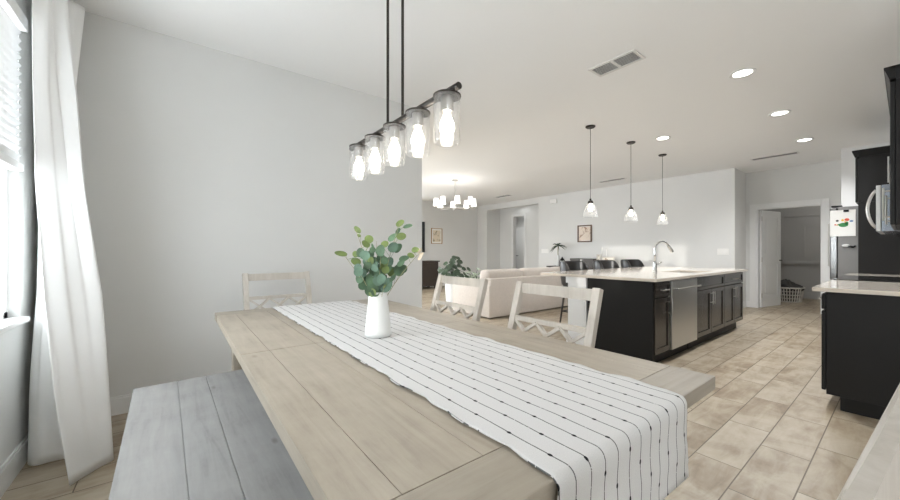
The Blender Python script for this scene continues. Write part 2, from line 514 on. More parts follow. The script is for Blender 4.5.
# hall behind the opening
w = MB()
BX = 9.40
w.box(FX+0.12, BX, HY1, HY1+0.12, 0, CH)
w.box(FX+0.12, BX, HY0-0.12, HY0, 0, CH)
w.box(BX, BX+0.1, HY0-0.12, 8.04, 0, CH).box(BX, BX+0.1, 8.51, HY1+0.12, 0, CH).box(BX, BX+0.1, 8.04, 8.51, 2.40, CH)
w.box(10.9, 11.0, 6.5, 11.0, 0, CH).box(BX+0.1, 10.9, 6.9, 7.0, 0, CH).box(BX+0.1, 10.9, 10.0, 10.1, 0, CH)
struct('wall_hall', w, m_wall)
w = MB()
w.box(BX-0.02, BX, 8.51, 8.60, 0, 2.40).box(BX-0.02, BX, 7.95, 8.04, 0, 2.40).box(BX-0.02, BX, 7.95, 8.60, 2.40, 2.48)
struct('trim_2', w, m_trim)
# door casing of the laundry
w = MB()
w.box(LX-0.022, LX, OY1, OY1+0.115, 0, OZ+0.10, 0.004).box(LX-0.022, LX, OY0-0.10, OY0, 0, OZ+0.10, 0.004).box(LX-0.022, LX, OY0, OY1, OZ, OZ+0.10, 0.004)
w.box(LX, LX+0.12, OY1-0.015, OY1, 0, OZ).box(LX, LX+0.12, OY0, OY0+0.015, 0, OZ).box(LX, LX+0.12, OY0, OY1, OZ-0.015, OZ)
struct('trim_1', w, m_trim)
# baseboards
def base(name, x0, x1, y0, y1, ax):
    t = 0.014; w = MB()
    if ax == 'y+': w.box(x0, x1, y0-t, y0, 0, 0.115).box(x0, x1, y0-t*0.6, y0, 0.115, 0.13)
    if ax == 'x-': w.box(x0, x0+t, y0, y1, 0, 0.115).box(x0, x0+t*0.6, y0, y1, 0.115, 0.13)
    if ax == 'x+': w.box(x0-t, x0, y0, y1, 0, 0.115).box(x0-t*0.6, x0, y0, y1, 0.115, 0.13)
    struct(name, w, m_trim)
base('baseboard_dining', WX, 2.26, DY, DY, 'y+')
base('baseboard_window', WX, WX, -2.5, DY-0.014, 'x-')
base('baseboard_far', FX, FX, 2.10, HY0, 'x+')
base('baseboard_laundry', LX, LX, 2.03, 2.10, 'x+')
base('baseboard_return', FX, LX, 2.10, 2.10, 'y+')
base('baseboard_living', 6.0, FX, LY, LY, 'y+')

# window: frame, panes, sill
wn = empty('window_1', (WX, (WY0+WY1)/2, WZ0)); wn['kind'] = 'structure'
f = MB(); xa, xb = WX-0.085, WX-0.04
for y0, y1 in ((WY0, WY0+0.05), (1.40, 1.54), (WY1-0.05, WY1)):
    f.box(xa, xb, y0, y1, WZ0, WZ1)
f.box(xa, xb, WY0, WY1, WZ0, WZ0+0.05).box(xa, xb, WY0, WY1, WZ1-0.05, WZ1)
f.build('window_frame', m_trim, wn)
MB().box(WX-0.065, WX-0.059, WY0+0.05, WY1-0.05, WZ0+0.05, WZ1-0.05).build('pane', m_pane, wn)
MB().box(WX-0.04, WX+0.045, WY0-0.03, WY1-0.02, WZ0-0.005, WZ0+0.02, 0.004).build('window_sill', m_trim, wn)
# blind
bl = empty('window_blind', (WX-0.035, (WY0+WY1)/2, 1.55), label='white slatted window blind raised halfway beside the curtain', cat='blind')
s = MB()
z = 1.665
while z < 2.36:
    M = Matrix.Translation((WX-0.004, 0, z)) @ Matrix.Rotation(R(-55), 4, 'Y')
    s.box(-0.027, 0.027, WY0+0.02, WY1-0.015, -0.0015, 0.0015, 0, M)
    z += 0.044
s.build('slats', m_blind, bl)
MB().box(WX-0.03, WX+0.022, WY0+0.02, WY1-0.015, 1.60, 1.64, 0.005).build('bottom_rail', m_blind, bl)
MB().box(WX-0.03, WX+0.035, WY0+0.005, WY1-0.005, 2.36, 2.43, 0.004).build('valance', m_blind, bl)

# ------------------------------------------------------------------ curtain
def catmull(P, t):
    n = len(P)-1
    x = t*n; i = min(int(x), n-1); f = x-i
    p0, p1, p2, p3 = P[max(i-1, 0)], P[i], P[i+1], P[min(i+2, n)]
    q = []
    for a, b, c, d in zip(p0, p1, p2, p3):
        q.append(0.5*((2*b)+(-a+c)*f+(2*a-5*b+4*c-d)*f*f+(-a+3*b-3*c+d)*f**3))
    return q
levels = [
 (0.012, [(-.424, 2.531), (-.375, 2.597), (-.33, 2.652), (-.287, 2.705), (-.35, 2.83), (-.45, 2.87), (-.555, 2.885), (-.62, 2.885), (-.655, 2.985), (-.58, 3.10), (-.52, 3.22), (-.60, 3.36)]),
 (0.45, [(-.495, 2.605), (-.43, 2.665), (-.375, 2.725), (-.320, 2.785), (-.38, 2.89), (-.48, 2.91), (-.57, 2.91), (-.625, 2.92), (-.652, 3.02), (-.57, 3.12), (-.50, 3.24), (-.60, 3.36)]),
 (0.92, [(-.548, 2.69), (-.48, 2.75), (-.42, 2.81), (-.355, 2.865), (-.41, 2.96), (-.50, 2.97), (-.58, 2.96), (-.62, 3.00), (-.645, 3.10), (-.55, 3.14), (-.49, 3.26), (-.60, 3.36)]),
 (1.55, [(-.597, 2.80), (-.53, 2.835), (-.48, 2.86), (-.425, 2.87), (-.46, 2.97), (-.53, 2.98), (-.59, 2.98), (-.62, 3.05), (-.645, 3.16), (-.56, 3.16), (-.51, 3.22), (-.60, 3.36)]),
 (2.05, [(-.600, 2.80), (-.55, 2.84), (-.52, 2.88), (-.455, 2.90), (-.50, 2.97), (-.55, 2.98), (-.60, 2.99), (-.625, 3.05), (-.645, 3.15), (-.57, 3.16), (-.53, 3.22), (-.60, 3.36)]),
 (2.76, [(-.605, 2.82), (-.55, 2.86), (-.59, 2.93), (-.52, 2.98), (-.58, 3.03), (-.53, 3.07), (-.60, 3.10), (-.54, 3.15), (-.61, 3.18), (-.53, 3.23), (-.49, 3.29), (-.60, 3.37)]),
]
bm = bmesh.new(); NS, NZ = 132, 60
grid = []
for iz in range(NZ+1):
    zt = iz/NZ
    zz = 0.012+(2.76-0.012)*zt
    for k in range(len(levels)-1):
        if levels[k][0] <= zz <= levels[k+1][0]+1e-6: break
    f = (zz-levels[k][0])/(levels[k+1][0]-levels[k][0])
    A, B = levels[k][1], levels[k+1][1]
    if 0 < k: pass
    P = [((1-f)*a[0]+f*b[0], (1-f)*a[1]+f*b[1]) for a, b in zip(A, B)]
    row = []
    for i in range(NS+1):
        x, y = catmull(P, i/NS)
        wv = 0.006*math.sin(i*0.55+zz*1.7)*min(1, zz+0.25)
        row.append(bm.verts.new((x+wv, y+wv*0.4, zz)))
    grid.append(row)
for a, b in zip(grid, grid[1:]):
    for i in range(NS):
        bm.faces.new((a[i], a[i+1], b[i+1], b[i]))
me = bpy.data.meshes.new('curtain'); bm.to_mesh(me); bm.free(); me.materials.append(m_curtain)
for p in me.polygons: p.use_smooth = True
cu = link(bpy.data.objects.new('curtain', me))
so = cu.modifiers.new('cloth', 'SOLIDIFY'); so.thickness = 0.004; so.offset = 0
tag(cu, 'long white cotton curtain hanging to the floor beside the window', 'curtain')

# ------------------------------------------------------------------ dining table
TX0, TX1, TY0, TY1, TZ = 0.185, 1.336, 0.368, 2.70, 0.78
tb = empty('dining_table', (0.76, 1.534, 0), label='long weathered beige wood dining table under the striped runner', cat='table')
def gap_planks(mb, xs, y0, y1, z0, z1, g=0.0007, bev=0.0010):
    for a, b in zip(xs, xs[1:]):
        mb.box(a+g, b-g, y0+g, y1-g, z0, z1, bev)
MIDY = 1.538
BBE = 0.128
xs = [TX0+0.10, TX0+0.277, 0.65, 0.872, TX1-0.277, TX1-0.10]
p = MB()
th = 0.042
for (y0, y1) in ((TY0+BBE, MIDY-0.001), (MIDY+0.001, TY1-BBE)):
    gap_planks(p, [TX0+0.0016, TX0+0.10], y0, y1, TZ-th, TZ)
    gap_planks(p, xs, y0, y1, TZ-th, TZ)
    gap_planks(p, [TX1-0.10, TX1-0.0016], y0, y1, TZ-th, TZ)
p.box(TX0+0.02, TX1-0.02, TY0+0.02, TY1-0.02, TZ-th-0.004, TZ-0.003)
p.build('tabletop', m_table, tb)
for (y0, y1) in ((TY0, TY0+BBE), (TY1-BBE, TY1)):
    MB().box(TX0, TX1, y0+0.0006, y1-0.0006, TZ-th, TZ, 0.003).build('breadboard_end', m_table_x, tb)
ap = MB()
ap.box(TX0+0.09, TX0+0.115, TY0+0.12, TY1-0.12, 0.63, TZ-th-0.004).box(TX1-0.115, TX1-0.09, TY0+0.12, TY1-0.12, 0.63, TZ-th-0.004)
ap.box(TX0+0.09, TX1-0.09, TY0+0.12, TY0+0.145, 0.63, TZ-th-0.004).box(TX0+0.09, TX1-0.09, TY1-0.145, TY1-0.12, 0.63, TZ-th-0.004)
ap.build('apron', m_table, tb)
for x in (TX0+0.125, TX1-0.125):
    for y in (TY0+0.16, TY1-0.16):
        MB().box(x-0.045, x+0.045, y-0.045, y+0.045, 0, TZ-th-0.004, 0.006).build('leg', m_table, tb)

# runner -----------------------------------------------------------
RX0, RX1 = 0.508, 1.072
def runner():
    bm = bmesh.new(); uvl = bm.loops.layers.uv.new('UVMap')
    prof = []                                    # (y, z, v) from the near hem over the table to the far hem
    ztop = TZ+0.006
    fr = 0.02
    pts = []
    for i in range(14): pts.append((TY0-0.010+0.0012*math.sin(i*0.9), 0.572+(ztop-fr-0.572)*i/13))
    for i in range(1, 7):
        a = PI/2*i/6
        pts.append((TY0-0.010+fr*(1-math.cos(a)), ztop-fr+fr*math.sin(a)))
    n = 70
    for i in range(1, n+1): pts.append((TY0+0.010+(TY1-TY0-0.020)*i/n, ztop))
    for i in range(1, 7):
        a = PI/2*i/6
        pts.append((TY1-0.010+fr*math.sin(a), ztop-fr+fr*math.cos(a)))
    for i in range(1, 8): pts.append((TY1+0.010, ztop-fr-0.2*i/7))
    v = 0; last = None; rows = []
    NXR = 60
    rr = random.Random(3)
    for k, (y, z) in enumerate(pts):
        if last: v += math.hypot(y-last[0], z-last[1])
        last = (y, z)
        jl = 0.004*math.sin(v*23)+0.003*math.sin(v*61+1)+rr.uniform(-.002, .002)
        jr = 0.004*math.sin(v*19+2)+0.003*math.sin(v*53)+rr.uniform(-.002, .002)
        row = []
        for i in range(NXR+1):
            t = i/NXR
            x = RX0+jl+(RX1+jr-RX0-jl)*t
            zz = z; yy = y
            if TY0+0.03 < y < TY1-0.03:
                zz += min(1, (y-TY0-0.03)*12)*0.0016*(math.sin(v*31+t*9)+1)*0.5+ (0.0022*(1+math.sin(v*40)) if i in (0, NXR) else 0)
            elif z < ztop-0.03:
                yy += (-0.0025 if y < 1 else 0.003)*math.sin(t*14+0.5)*min(1, (ztop-0.03-z)*4)
            row.append((bm.verts.new((x, yy, zz)), x-RX0, v))
        rows.append(row)
    for a, b in zip(rows, rows[1:]):
        for i in range(NXR):
            q = (a[i], a[i+1], b[i+1], b[i])
            f = bm.faces.new([w[0] for w in q]); f.smooth = True
            for lp, w in zip(f.loops, q): lp[uvl].uv = (w[1], w[2])
    me = bpy.data.meshes.new('table_runner'); bm.to_mesh(me); bm.free(); me.materials.append(m_runner)
    o = link(bpy.data.objects.new('table_runner', me))
    md = o.modifiers.new('cloth', 'SOLIDIFY'); md.thickness = 0.0025; md.offset = -1
    return o
tag(runner(), 'white woven table runner with thin dark dotted stripes hanging over table end', 'table runner')

# vase and eucalyptus ----------------------------------------------
VX, VY, VZ = 0.722, 1.474, TZ+0.008
va = MB().lathe([(0, 0.0), (0.054, 0.0), (0.060, 0.006), (0.0585, 0.02), (0.041, 0.196), (0.0395, 0.200), (0.037, 0.196), (0.052, 0.03), (0.05, 0.012), (0, 0.012)], (VX, VY, VZ), 40).build('vase', m_ceramic, origin=None, smooth=True)
tag(va, 'plain white tapered vase standing on the striped runner', 'vase')
eu = empty('eucalyptus_bouquet', (VX, VY, VZ+0.19), label='green eucalyptus sprigs arranged in the white vase', cat='plant')
EA = Vector((0.7921, -0.6104, 0)); EB = Vector((0.6104, 0.7921, 0))    # bouquet's broad axis and its depth axis
sprigs = [   # (tip (across, up, depth), leaves (across, up, length, width, tone))
 ((-.105, .292, .01), [(-.104, .294, .044, .026, 1), (-.085, .265, .028, .014, 1), (-.050, .250, .050, .040, 1), (-.062, .228, .044, .034, 1), (-.03, .20, .035, .03, 0)]),
 ((-.155, .183, -.02), [(-.154, .183, .056, .024, 1), (-.100, .181, .034, .028, 1), (-.104, .146, .048, .034, 1), (-.073, .188, .046, .042, 0), (-.05, .177, .05, .044, 2), (-.04, .13, .04, .036, 0)]),
 ((-.085, .12, -.05), [(-.085, .119, .044, .040, 2), (-.073, .104, .046, .042, 2), (-.081, .073, .052, .042, 0), (-.054, .062, .050, .046, 2), (-.062, .042, .050, .046, 0), (-.035, .02, .05, .03, 0)]),
 ((.100, .322, .0), [(.100, .322, .044, .030, 1), (.135, .308, .046, .022, 0), (.088, .287, .034, .018, 0), (.062, .258, .052, .036, 0), (.108, .262, .052, .038, 1), (.035, .226, .036, .036, 1), (.070, .212, .052, .050, 2), (.088, .208, .05, .04, 0)]),
 ((.200, .200, .03), [(.169, .200, .036, .030, 1), (.146, .174, .036, .030, 1), (.115, .160, .05, .028, 0), (.104, .140, .044, .026, 0), (.095, .108, .062, .056, 0), (.06, .1, .05, .042, 0)]),
 ((.020, .195, -.03), [(.020, .197, .052, .048, 0), (.012, .160, .052, .048, 0), (-.012, .127, .05, .04, 2), (.047, .142, .058, .044, 2), (.010, .100, .054, .050, 2), (-.022, .104, .05, .042, 0), (.046, .112, .048, .04, 0)]),
 ((.040, .040, -.06), [(.040, .036, .062, .050, 2), (-.018, .036, .058, .052, 0), (.004, .066, .06, .046, 2), (-.034, .016, .05, .040, 0), (.012, .014, .05, .034, 2), (.072, .074, .045, .020, 0), (.03, .075, .046, .04, 2)]),
 ((-.012, .24, .02), [(-.022, .215, .03, .012, 0), (-.02, .15, .046, .042, 0), (-.055, .15, .046, .042, 2), (.0, .12, .046, .042, 0)]),
]
rr = random.Random(11)
for tip, lv in sprigs:      # fill each sprig with more leaves along its length
    for q in range(4):
        t = rr.uniform(0.25, 0.8)
        lv.append((tip[0]*t**1.5+rr.uniform(-.035, .035), max(.01, tip[1]*t-0.12*(1-t)*0.4+rr.uniform(-.02, .03)), rr.uniform(.036, .052), rr.uniform(.028, .042), rr.choice((0, 0, 2, 0, 1))))
for tip, lv in sprigs:
    T = EA*tip[0]+Vector((0, 0, tip[1]))+EB*tip[2]
    def at(t):
        return Vector((T.x*t**1.5, T.y*t**1.5, -0.12*(1-t)+T.z*t))
    st = MB().tube([at(i/8) for i in range(9)], [0.0022-0.0014*i/8 for i in range(9)], 6).build('sprig', m_stem, eu, local=True)
    for tone, mt in ((0, m_leaf), (1, m_leaf2), (2, m_leaf3)):
        L = [l for l in lv if l[4] == tone]
        if not L: continue
        mb = MB()
        for (a, u, ln, wd, _) in L:
            dep = tip[2]*min(1, u/max(tip[1], .05))+rr.uniform(-.03, .03)
            c = EA*a+Vector((0, 0, u))+EB*dep
            nrm = -EB+EA*rr.uniform(-.6, .6)+Vector((0, 0, rr.uniform(-.1, .7)))
            up = EA*(a+rr.uniform(-.03, .03))+Vector((0, 0, 0.06+rr.uniform(-.05, .08)))
            if abs(a) > 0.12: up = EA*a+Vector((0, 0, .02))
            mb.leaf(c, nrm, up, ln, wd, 0.12, 14)
            # petiole to the stem
            t = max(0.15, min(0.98, u/max(tip[1], .04)))
            mb.tube([c - Vector(up).normalized()*ln*0.4, at(t*0.93)], 0.0007, 4)
        mb.build('leaves', mt, st, local=True, smooth=True)
mb = MB()
for (a, u) in ((.186, .196), (.195, .178), (.188, .163)):
    mb.leaf(EA*a+Vector((0, 0, u))+EB*.03, -EB+EA*rr.uniform(-.5, .5), EA+Vector((0, 0, 1)), .03, .016, 0.1)
mb.tube([EA*.16+Vector((0, 0, .165))+EB*.025, EA*.192+Vector((0, 0, .185))+EB*.03], 0.0008, 5)
mb.build('dry_flower', m_dryleaf, eu, local=True)

# bench ------------------------------------------------------------
be = empty('bench', (0.09, 1.53, 0), R(1.3), label='grey washed wooden plank bench along the window side of the table', cat='bench')
p = MB()
gap_planks(p, [-0.250, -0.072, 0.052, 0.234], -0.89, 0.885, 0.432, 0.47, 0.0010, 0.0014)
p.box(-0.245, 0.229, -0.885, 0.88, 0.430, 0.466)
p.build('seat', m_bench, be, local=True)
p = MB().box(-0.20, -0.178, -0.78, 0.78, 0.36, 0.432).box(0.163, 0.185, -0.78, 0.78, 0.36, 0.432)
p.build('apron', m_bench, be, local=True)
for x in (-0.18, 0.165):
    for y in (-0.76, 0.76):
        MB().box(x-0.03, x+0.03, y-0.03, y+0.03, 0, 0.432, 0.004).build('leg', m_bench, be, local=True)

# ------------------------------------------------------------------ dining chairs (origin at the floor under the back's top rail centre; +y = facing direction)
CW, CZ = 0.50, 0.999
def chair(name, loc, rz, label):
    t = empty(name, loc, rz, label, 'chair', 'cross back dining chairs')
    def by(z):                                   # y of the raked back at height z
        if z < 0.45: return 0.17
        return 0.17*(1-(z-0.45)/(CZ-0.45))
    for s in (-1, 1):
        x = s*(CW/2-0.020)
        m = MB()
        m.bar((x, 0.05, 0), (x, by(.45), .47), 0.046, 0.046, (0, 1, 0), 0.003)
        m.bar((x, by(.45), .44), (x, 0.0, CZ), 0.038, 0.034, (0, 1, 0), 0.004)
        m.build('back_post', m_chair, t, local=True)
    hw = CW/2-0.038
    def rail(z0, z1, th, bow=0.0, nm_='rail'):
        m = MB(); n = 8
        for i in range(n):
            xa, xb = -hw+2*hw*i/n, -hw+2*hw*(i+1)/n
            f = lambda x: -bow*(1-(x/hw)**2)
            zc = (z0+z1)/2
            poly = [(xa, by(zc)+f(xa)-th/2), (xb, by(zc)+f(xb)-th/2), (xb, by(zc)+f(xb)+th/2), (xa, by(zc)+f(xa)+th/2)]
            m.prism(poly, 'z', z0, z1)
        bmesh.ops.remove_doubles(m.bm, verts=m.bm.verts, dist=0.0001)
        return m.build(nm_, m_chair, t, local=True)
    rail(CZ-0.058, CZ-0.004, 0.0125, 0.002, 'top_rail')
    zm1 = CZ-0.178; zm0 = zm1-0.024
    rail(zm0, zm1, 0.022, 0.004, 'middle_rail')
    zl1 = zm0-0.10; zl0 = zl1-0.024
    rail(zl0, zl1, 0.022, 0.004, 'lower_rail')
    m = MB(); n = 3; w_ = 2*hw/n
    for i in range(n):
        xa, xb = -hw+w_*i, -hw+w_*(i+1)
        for (p0, p1, dy) in (((xa, zl1), (xb, zm0), -0.003), ((xb, zl1), (xa, zm0), 0.003)):
            a = (p0[0], by(p0[1])+dy, p0[1]-0.004); b = (p1[0], by(p1[1])+dy, p1[1]+0.004)
            m.bar(a, b, 0.015, 0.021, (0, 1, 0))
    m.build('cross_lattice', m_chair, t, local=True)
    seat = MB().box(-CW/2+0.005, CW/2-0.005, 0.14, 0.56, 0.445, 0.475, 0.008)
    seat.build('seat', m_chair, t, local=True)
    MB().box(-CW/2+0.05, CW/2-0.05, 0.485, 0.507, 0.385, 0.445).box(-CW/2+0.03, -CW/2+0.05, 0.13, 0.49, 0.385, 0.445).box(CW/2-0.05, CW/2-0.03, 0.13, 0.49, 0.385, 0.445).build('apron', m_chair, t, local=True)
    for s in (-1, 1):
        x = s*(CW/2-0.035)
        MB().box(x-0.022, x+0.022, 0.475, 0.519, 0, 0.445, 0.003).build('leg', m_chair, t, local=True)
        MB().box(x-0.010, x+0.010, 0.08, 0.48, 0.17, 0.20).build('stretcher', m_chair, t, local=True)
    return t
chair('dining_chair', (0.642, 3.14, 0), PI, 'cross back wooden dining chair at the table head by the bare grey wall')
def chair_copy(src, loc, rz, label):
    c = copy_tree(src); c.location = loc; c.rotation_euler = (0, 0, rz); c['label'] = label
    return c
c0 = bpy.data.objects['dining_chair']
chair_copy(c0, (1.53, 1.10, 0), PI/2, 'pale cross back dining chair in front of the black kitchen island')
chair_copy(c0, (1.53, 1.855, 0), PI/2, 'pale cross back dining chair in front of the sofa end and green plant')
chair_copy(c0, (0.56, 0.001, 0), R(-3.74), 'cross back chair cut off at the lower right corner of the view')

# ------------------------------------------------------------------ linear chandelier over the table
LXc = 0.764
ch = empty('linear_chandelier', (LXc, 1.42, CH), label='dark metal linear chandelier with five clear glass jars above the dining table', cat='chandelier')
MB().tube([(LXc, 0.94, 1.740), (LXc, 1.892, 1.740)], 0.0125, 14).build('bar', m_bronze, ch, smooth='auto')
for y in (1.325, 1.46):
    MB().tube([(LXc, y, 1.740), (LXc, y, CH-0.02)], 0.0062, 10).build('rod', m_bronze, ch, smooth='auto')
MB().box(LXc-0.06, LXc+0.06, 1.22, 1.57, CH-0.025, CH, 0.004).build('ceiling_plate', m_bronze, ch)
for i in range(5):
    y = 1.009+(1.786-1.009)*i/4
    sh = MB().lathe([(0, 0.012), (0.045, 0.009), (0.0505, 0.005), (0.0505, 0.0), (0, 0.0)], (LXc, y, 1.724), 28).build('jar_cap', m_bronze, ch, smooth='auto')
    MB().lathe([(0.0485, 0.0), (0.0485, -0.155), (0.045, -0.165), (0.0425, -0.168), (0.0425, -0.164), (0.0455, -0.155), (0.0455, 0.0)], (LXc, y, 1.724), 32).build('glass_jar', m_glass, sh, smooth='auto')
    MB().lathe([(0, 0), (0.023, 0), (0.023, -0.052), (0, -0.052)], (LXc, y, 1.723), 20).build('socket', m_nickel, sh, smooth='auto')
    MB().lathe([(0.011, 0), (0.013, -0.012), (0.026, -0.045), (0.028, -0.062), (0.020, -0.084), (0.0, -0.092)], (LXc, y, 1.672), 20).build('bulb', m_bulb, sh, smooth=True)

# ------------------------------------------------------------------ pendants over the island
def pendant(x, y, label):
    t = empty('pendant_light', (x, y, CH), label=label, cat='pendant light', group='pendant lights over the island')
    MB().lathe([(0, 0), (0.062, 0), (0.062, -0.012), (0.05, -0.022), (0, -0.022)], (x, y, CH), 24).build('ceiling_plate', m_bronze, t, smooth='auto')
    MB().tube([(x, y, CH-0.02), (x, y, 1.85)], 0.0035, 8).build('cord', m_bronze, t)
    MB().lathe([(0, 0.06), (0.012, 0.06), (0.014, 0.035), (0.030, 0.03), (0.030, 0.015), (0.036, 0.012), (0.036, -0.005), (0, -0.005)], (x, y, 1.81), 20).build('socket', m_bronze, t, smooth='auto')
    MB().lathe([(0.034, 0), (0.055, -0.03), (0.075, -0.075), (0.088, -0.13), (0.094, -0.175), (0.091, -0.175), (0.085, -0.13), (0.072, -0.075), (0.052, -0.03), (0.031, -0.003)], (x, y, 1.805), 28).build('glass_shade', m_seeded, t, smooth='auto')
    MB().lathe([(0.012, 0), (0.015, -0.02), (0.028, -0.05), (0.03, -0.07), (0.021, -0.09), (0, -0.098)], (x, y, 1.80), 18).build('bulb', m_bulb, t, smooth=True)
    return t
pendant(4.33, 2.57, 'clear glass pendant light nearest the chandelier, left of its row over the island')
pendant(5.45, 2.57, 'clear glass pendant light hanging in the middle of the island row')
pendant(6.58, 2.57, 'clear glass pendant light above the faucet, right of the island row')

# ------------------------------------------------------------------ recessed lights, vents
def can(x, y, label):
    t = empty('recessed_light', (x, y, CH), label=label, cat='ceiling light', group='recessed ceiling lights')
    MB().lathe([(0.072, -0.004), (0.098, -0.008), (0.100, 0.0), (0.072, 0.0)], (x, y, CH), 32).build('trim_ring', m_trim, t, smooth='auto')
    MB().lathe([(0, -0.004), (0.072, -0.004), (0.072, 0.0), (0, 0.0)], (x, y, CH), 32).build('lens', m_can, t)
can(4.16, 0.94, 'round recessed ceiling light nearest the camera, right of the big vent')
can(5.72, 0.94, 'round recessed ceiling light second in the row towards the laundry door')
can(7.38, 0.94, 'round recessed ceiling light farthest along the row by the laundry door')
can(5.62, 2.19, 'round recessed ceiling light just beyond the island pendants')
def vent(x, y, lx, ly, label, along='x', n=9, split=True):
    t = empty('air_vent', (x, y, CH), label=label, cat='vent', group='ceiling air vents')
    f = MB(); b = 0.022
    f.box(x-lx/2, x+lx/2, y-ly/2, y-ly/2+b, CH-0.010, CH).box(x-lx/2, x+lx/2, y+ly/2-b, y+ly/2, CH-0.010, CH)
    f.box(x-lx/2, x-lx/2+b, y-ly/2+b, y+ly/2-b, CH-0.010, CH).box(x+lx/2-b, x+lx/2, y-ly/2+b, y+ly/2-b, CH-0.010, CH)
    if split:
        if along == 'x': f.box(x-0.012, x+0.012, y-ly/2+b, y+ly/2-b, CH-0.010, CH)
        else: f.box(x-lx/2+b, x+lx/2-b, y-0.012, y+0.012, CH-0.010, CH)
    f.build('frame', m_vent, t)
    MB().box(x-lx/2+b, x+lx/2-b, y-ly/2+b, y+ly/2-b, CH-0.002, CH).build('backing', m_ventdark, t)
    s = MB()
    for i in range(n):
        if along == 'x':
            yy = y-ly/2+b+(ly-2*b)*(i+0.5)/n
            M = Matrix.Translation((x, yy, CH-0.006)) @ Matrix.Rotation(R(35), 4, 'X')
            s.box(-lx/2+b, lx/2-b, -0.006, 0.006, -0.0008, 0.0008, 0, M)
        else:
            xx = x-lx/2+b+(lx-2*b)*(i+0.5)/n
            M = Matrix.Translation((xx, y, CH-0.006)) @ Matrix.Rotation(R(-35), 4, 'Y')
            s.box(-0.006, 0.006, -ly/2+b, ly/2-b, -0.0008, 0.0008, 0, M)
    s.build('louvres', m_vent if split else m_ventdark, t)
vent(3.063, 1.574, 0.21, 0.41, 'large white ceiling vent with two louvre sections near the chandelier', 'y', 8)
vent(8.2, 1.42, 0.16, 0.62, 'long narrow ceiling vent in front of the laundry door', 'y', 6, False)
vent(7.98, 4.2, 0.16, 0.62, 'narrow ceiling vent behind the island pendants near the far wall', 'y', 6, False)
vent(7.7, 7.4, 0.2, 0.6, 'narrow ceiling vent in the living room above the hall opening', 'y', 6, False)

# ------------------------------------------------------------------ island
IX0, IX1, IY0 = 3.72, 6.80, 1.53
IT = 0.87
# white knee wall with end cap
w = MB().box(IX0, IX1, 2.262, 2.50, 0, IT-0.002)
w.box(IX0-0.012, IX0, 2.262, 2.515, 0, 0.12).box(IX0-0.016, IX1, 2.255, 2.52, IT-0.075, IT-0.002, 0.004).box(IX0-0.006, IX0, 2.285, 2.475, 0.14, IT-0.10)
struct('wall_island', w, m_trim)
ct = MB()      # the sink cut-out stays open
SX0, SX1, SY0, SY1 = 5.05, 5.80, 1.63, 2.02
ct.box(IX0-0.03, SX0, 1.495, 2.885, IT, 0.90, 0.003).box(SX1, IX1+0.10, 1.495, 2.885, IT, 0.90, 0.003)
ct.box(SX0, SX1, 1.495, SY0, IT, 0.90).box(SX0, SX1, SY1, 2.885, IT, 0.90)
tag(ct.build('island_countertop', m_stone), 'polished pale stone countertop covering the kitchen island', 'countertop')
sk = MB()
sk.box(SX0-0.01, SX1+0.01, SY0-0.01, SY0, 0.68, IT).box(SX0-0.01, SX1+0.01, SY1, SY1+0.01, 0.68, IT).box(SX0-0.01, SX0, SY0, SY1, 0.68, IT).box(SX1, SX1+0.01, SY0, SY1, 0.68, IT).box(SX0-0.01, SX1+0.01, SY0-0.01, SY1+0.01, 0.67, 0.68)
tag(sk.build('sink', m_steel), 'undermount steel sink set in the island countertop', 'sink')

def shaker(mb, x0, x1, z0, z1, y, b=0.055, t=0.020):
    """framed door front lying in the x-z plane, face towards -y at y"""
    mb.box(x0, x1, y, y+t, z0, z0+b, 0.0025).box(x0, x1, y, y+t, z1-b, z1, 0.0025)
    mb.box(x0, x0+b, y, y+t, z0+b, z1-b, 0.0025).box(x1-b, x1, y, y+t, z0+b, z1-b, 0.0025)
    mb.box(x0+b, x1-b, y+0.010, y+t, z0+b, z1-b)
    return mb
def pull(parent, p, L, vertical=True, d=-1):
    x, y, z = p; m = MB(); o = 0.032*d
    if vertical:
        m.tube([(x, y+o, z-L/2), (x, y+o, z+L/2)], 0.006, 10)
        for q in (-1, 1): m.tube([(x, y, z+q*L*0.36), (x, y+o, z+q*L*0.36)], 0.0045, 8)
    else:
        m.tube([(x-L/2, y+o, z), (x+L/2, y+o, z)], 0.006, 10)
        for q in (-1, 1): m.tube([(x+q*L*0.36, y, z), (x+q*L*0.36, y+o, z)], 0.0045, 8)
    return m.build('handle', m_nickel, parent, smooth='auto')

def island_cab(x0, x1, label, drawer, doors, false_front=False):
    t = empty('base_cabinet', ((x0+x1)/2, 1.95, 0), label=label, cat='cabinet', group='dark island cabinets')
    MB().box(x0, x1, IY0+0.022, (1.62 if false_front else 2.245), 0.135, IT-0.002).box(x0, x1, IY0+0.085, 2.245, 0, 0.135).build('body', m_black, t)
    zt = IT-0.012; zd = 0.70
    if drawer:
        d = shaker(MB(), x0+0.006, x1-0.006, zd+0.006, zt, IY0, 0.032).build('drawer_front', m_espresso, t)
        if not false_front: pull(d, ((x0+x1)/2, IY0, (zd+zt)/2), min(0.16, (x1-x0)*0.6), False)
    n = doors; w_ = (x1-x0)/n
    for i in range(n):
        a, b = x0+w_*i+0.005, x0+w_*(i+1)-0.005
        d = shaker(MB(), a, b, 0.14, zd-0.006, IY0, 0.052).build('door', m_espresso, t)
        hx = (b-0.03) if (i == 0) else (a+0.03)
        pull(d, (hx, IY0, 0.585), 0.16, True)
    return t
cabA = island_cab(3.742, 4.112, 'narrow dark cabinet with drawer at the corner of the island', True, 1)
MB().box(IX0, 3.74, IY0+0.012, 2.245, 0, IT-0.002).build('end_panel', m_black, cabA)
island_cab(4.86, 5.90, 'wide dark sink cabinet with two doors beside the dishwasher', True, 2, True)
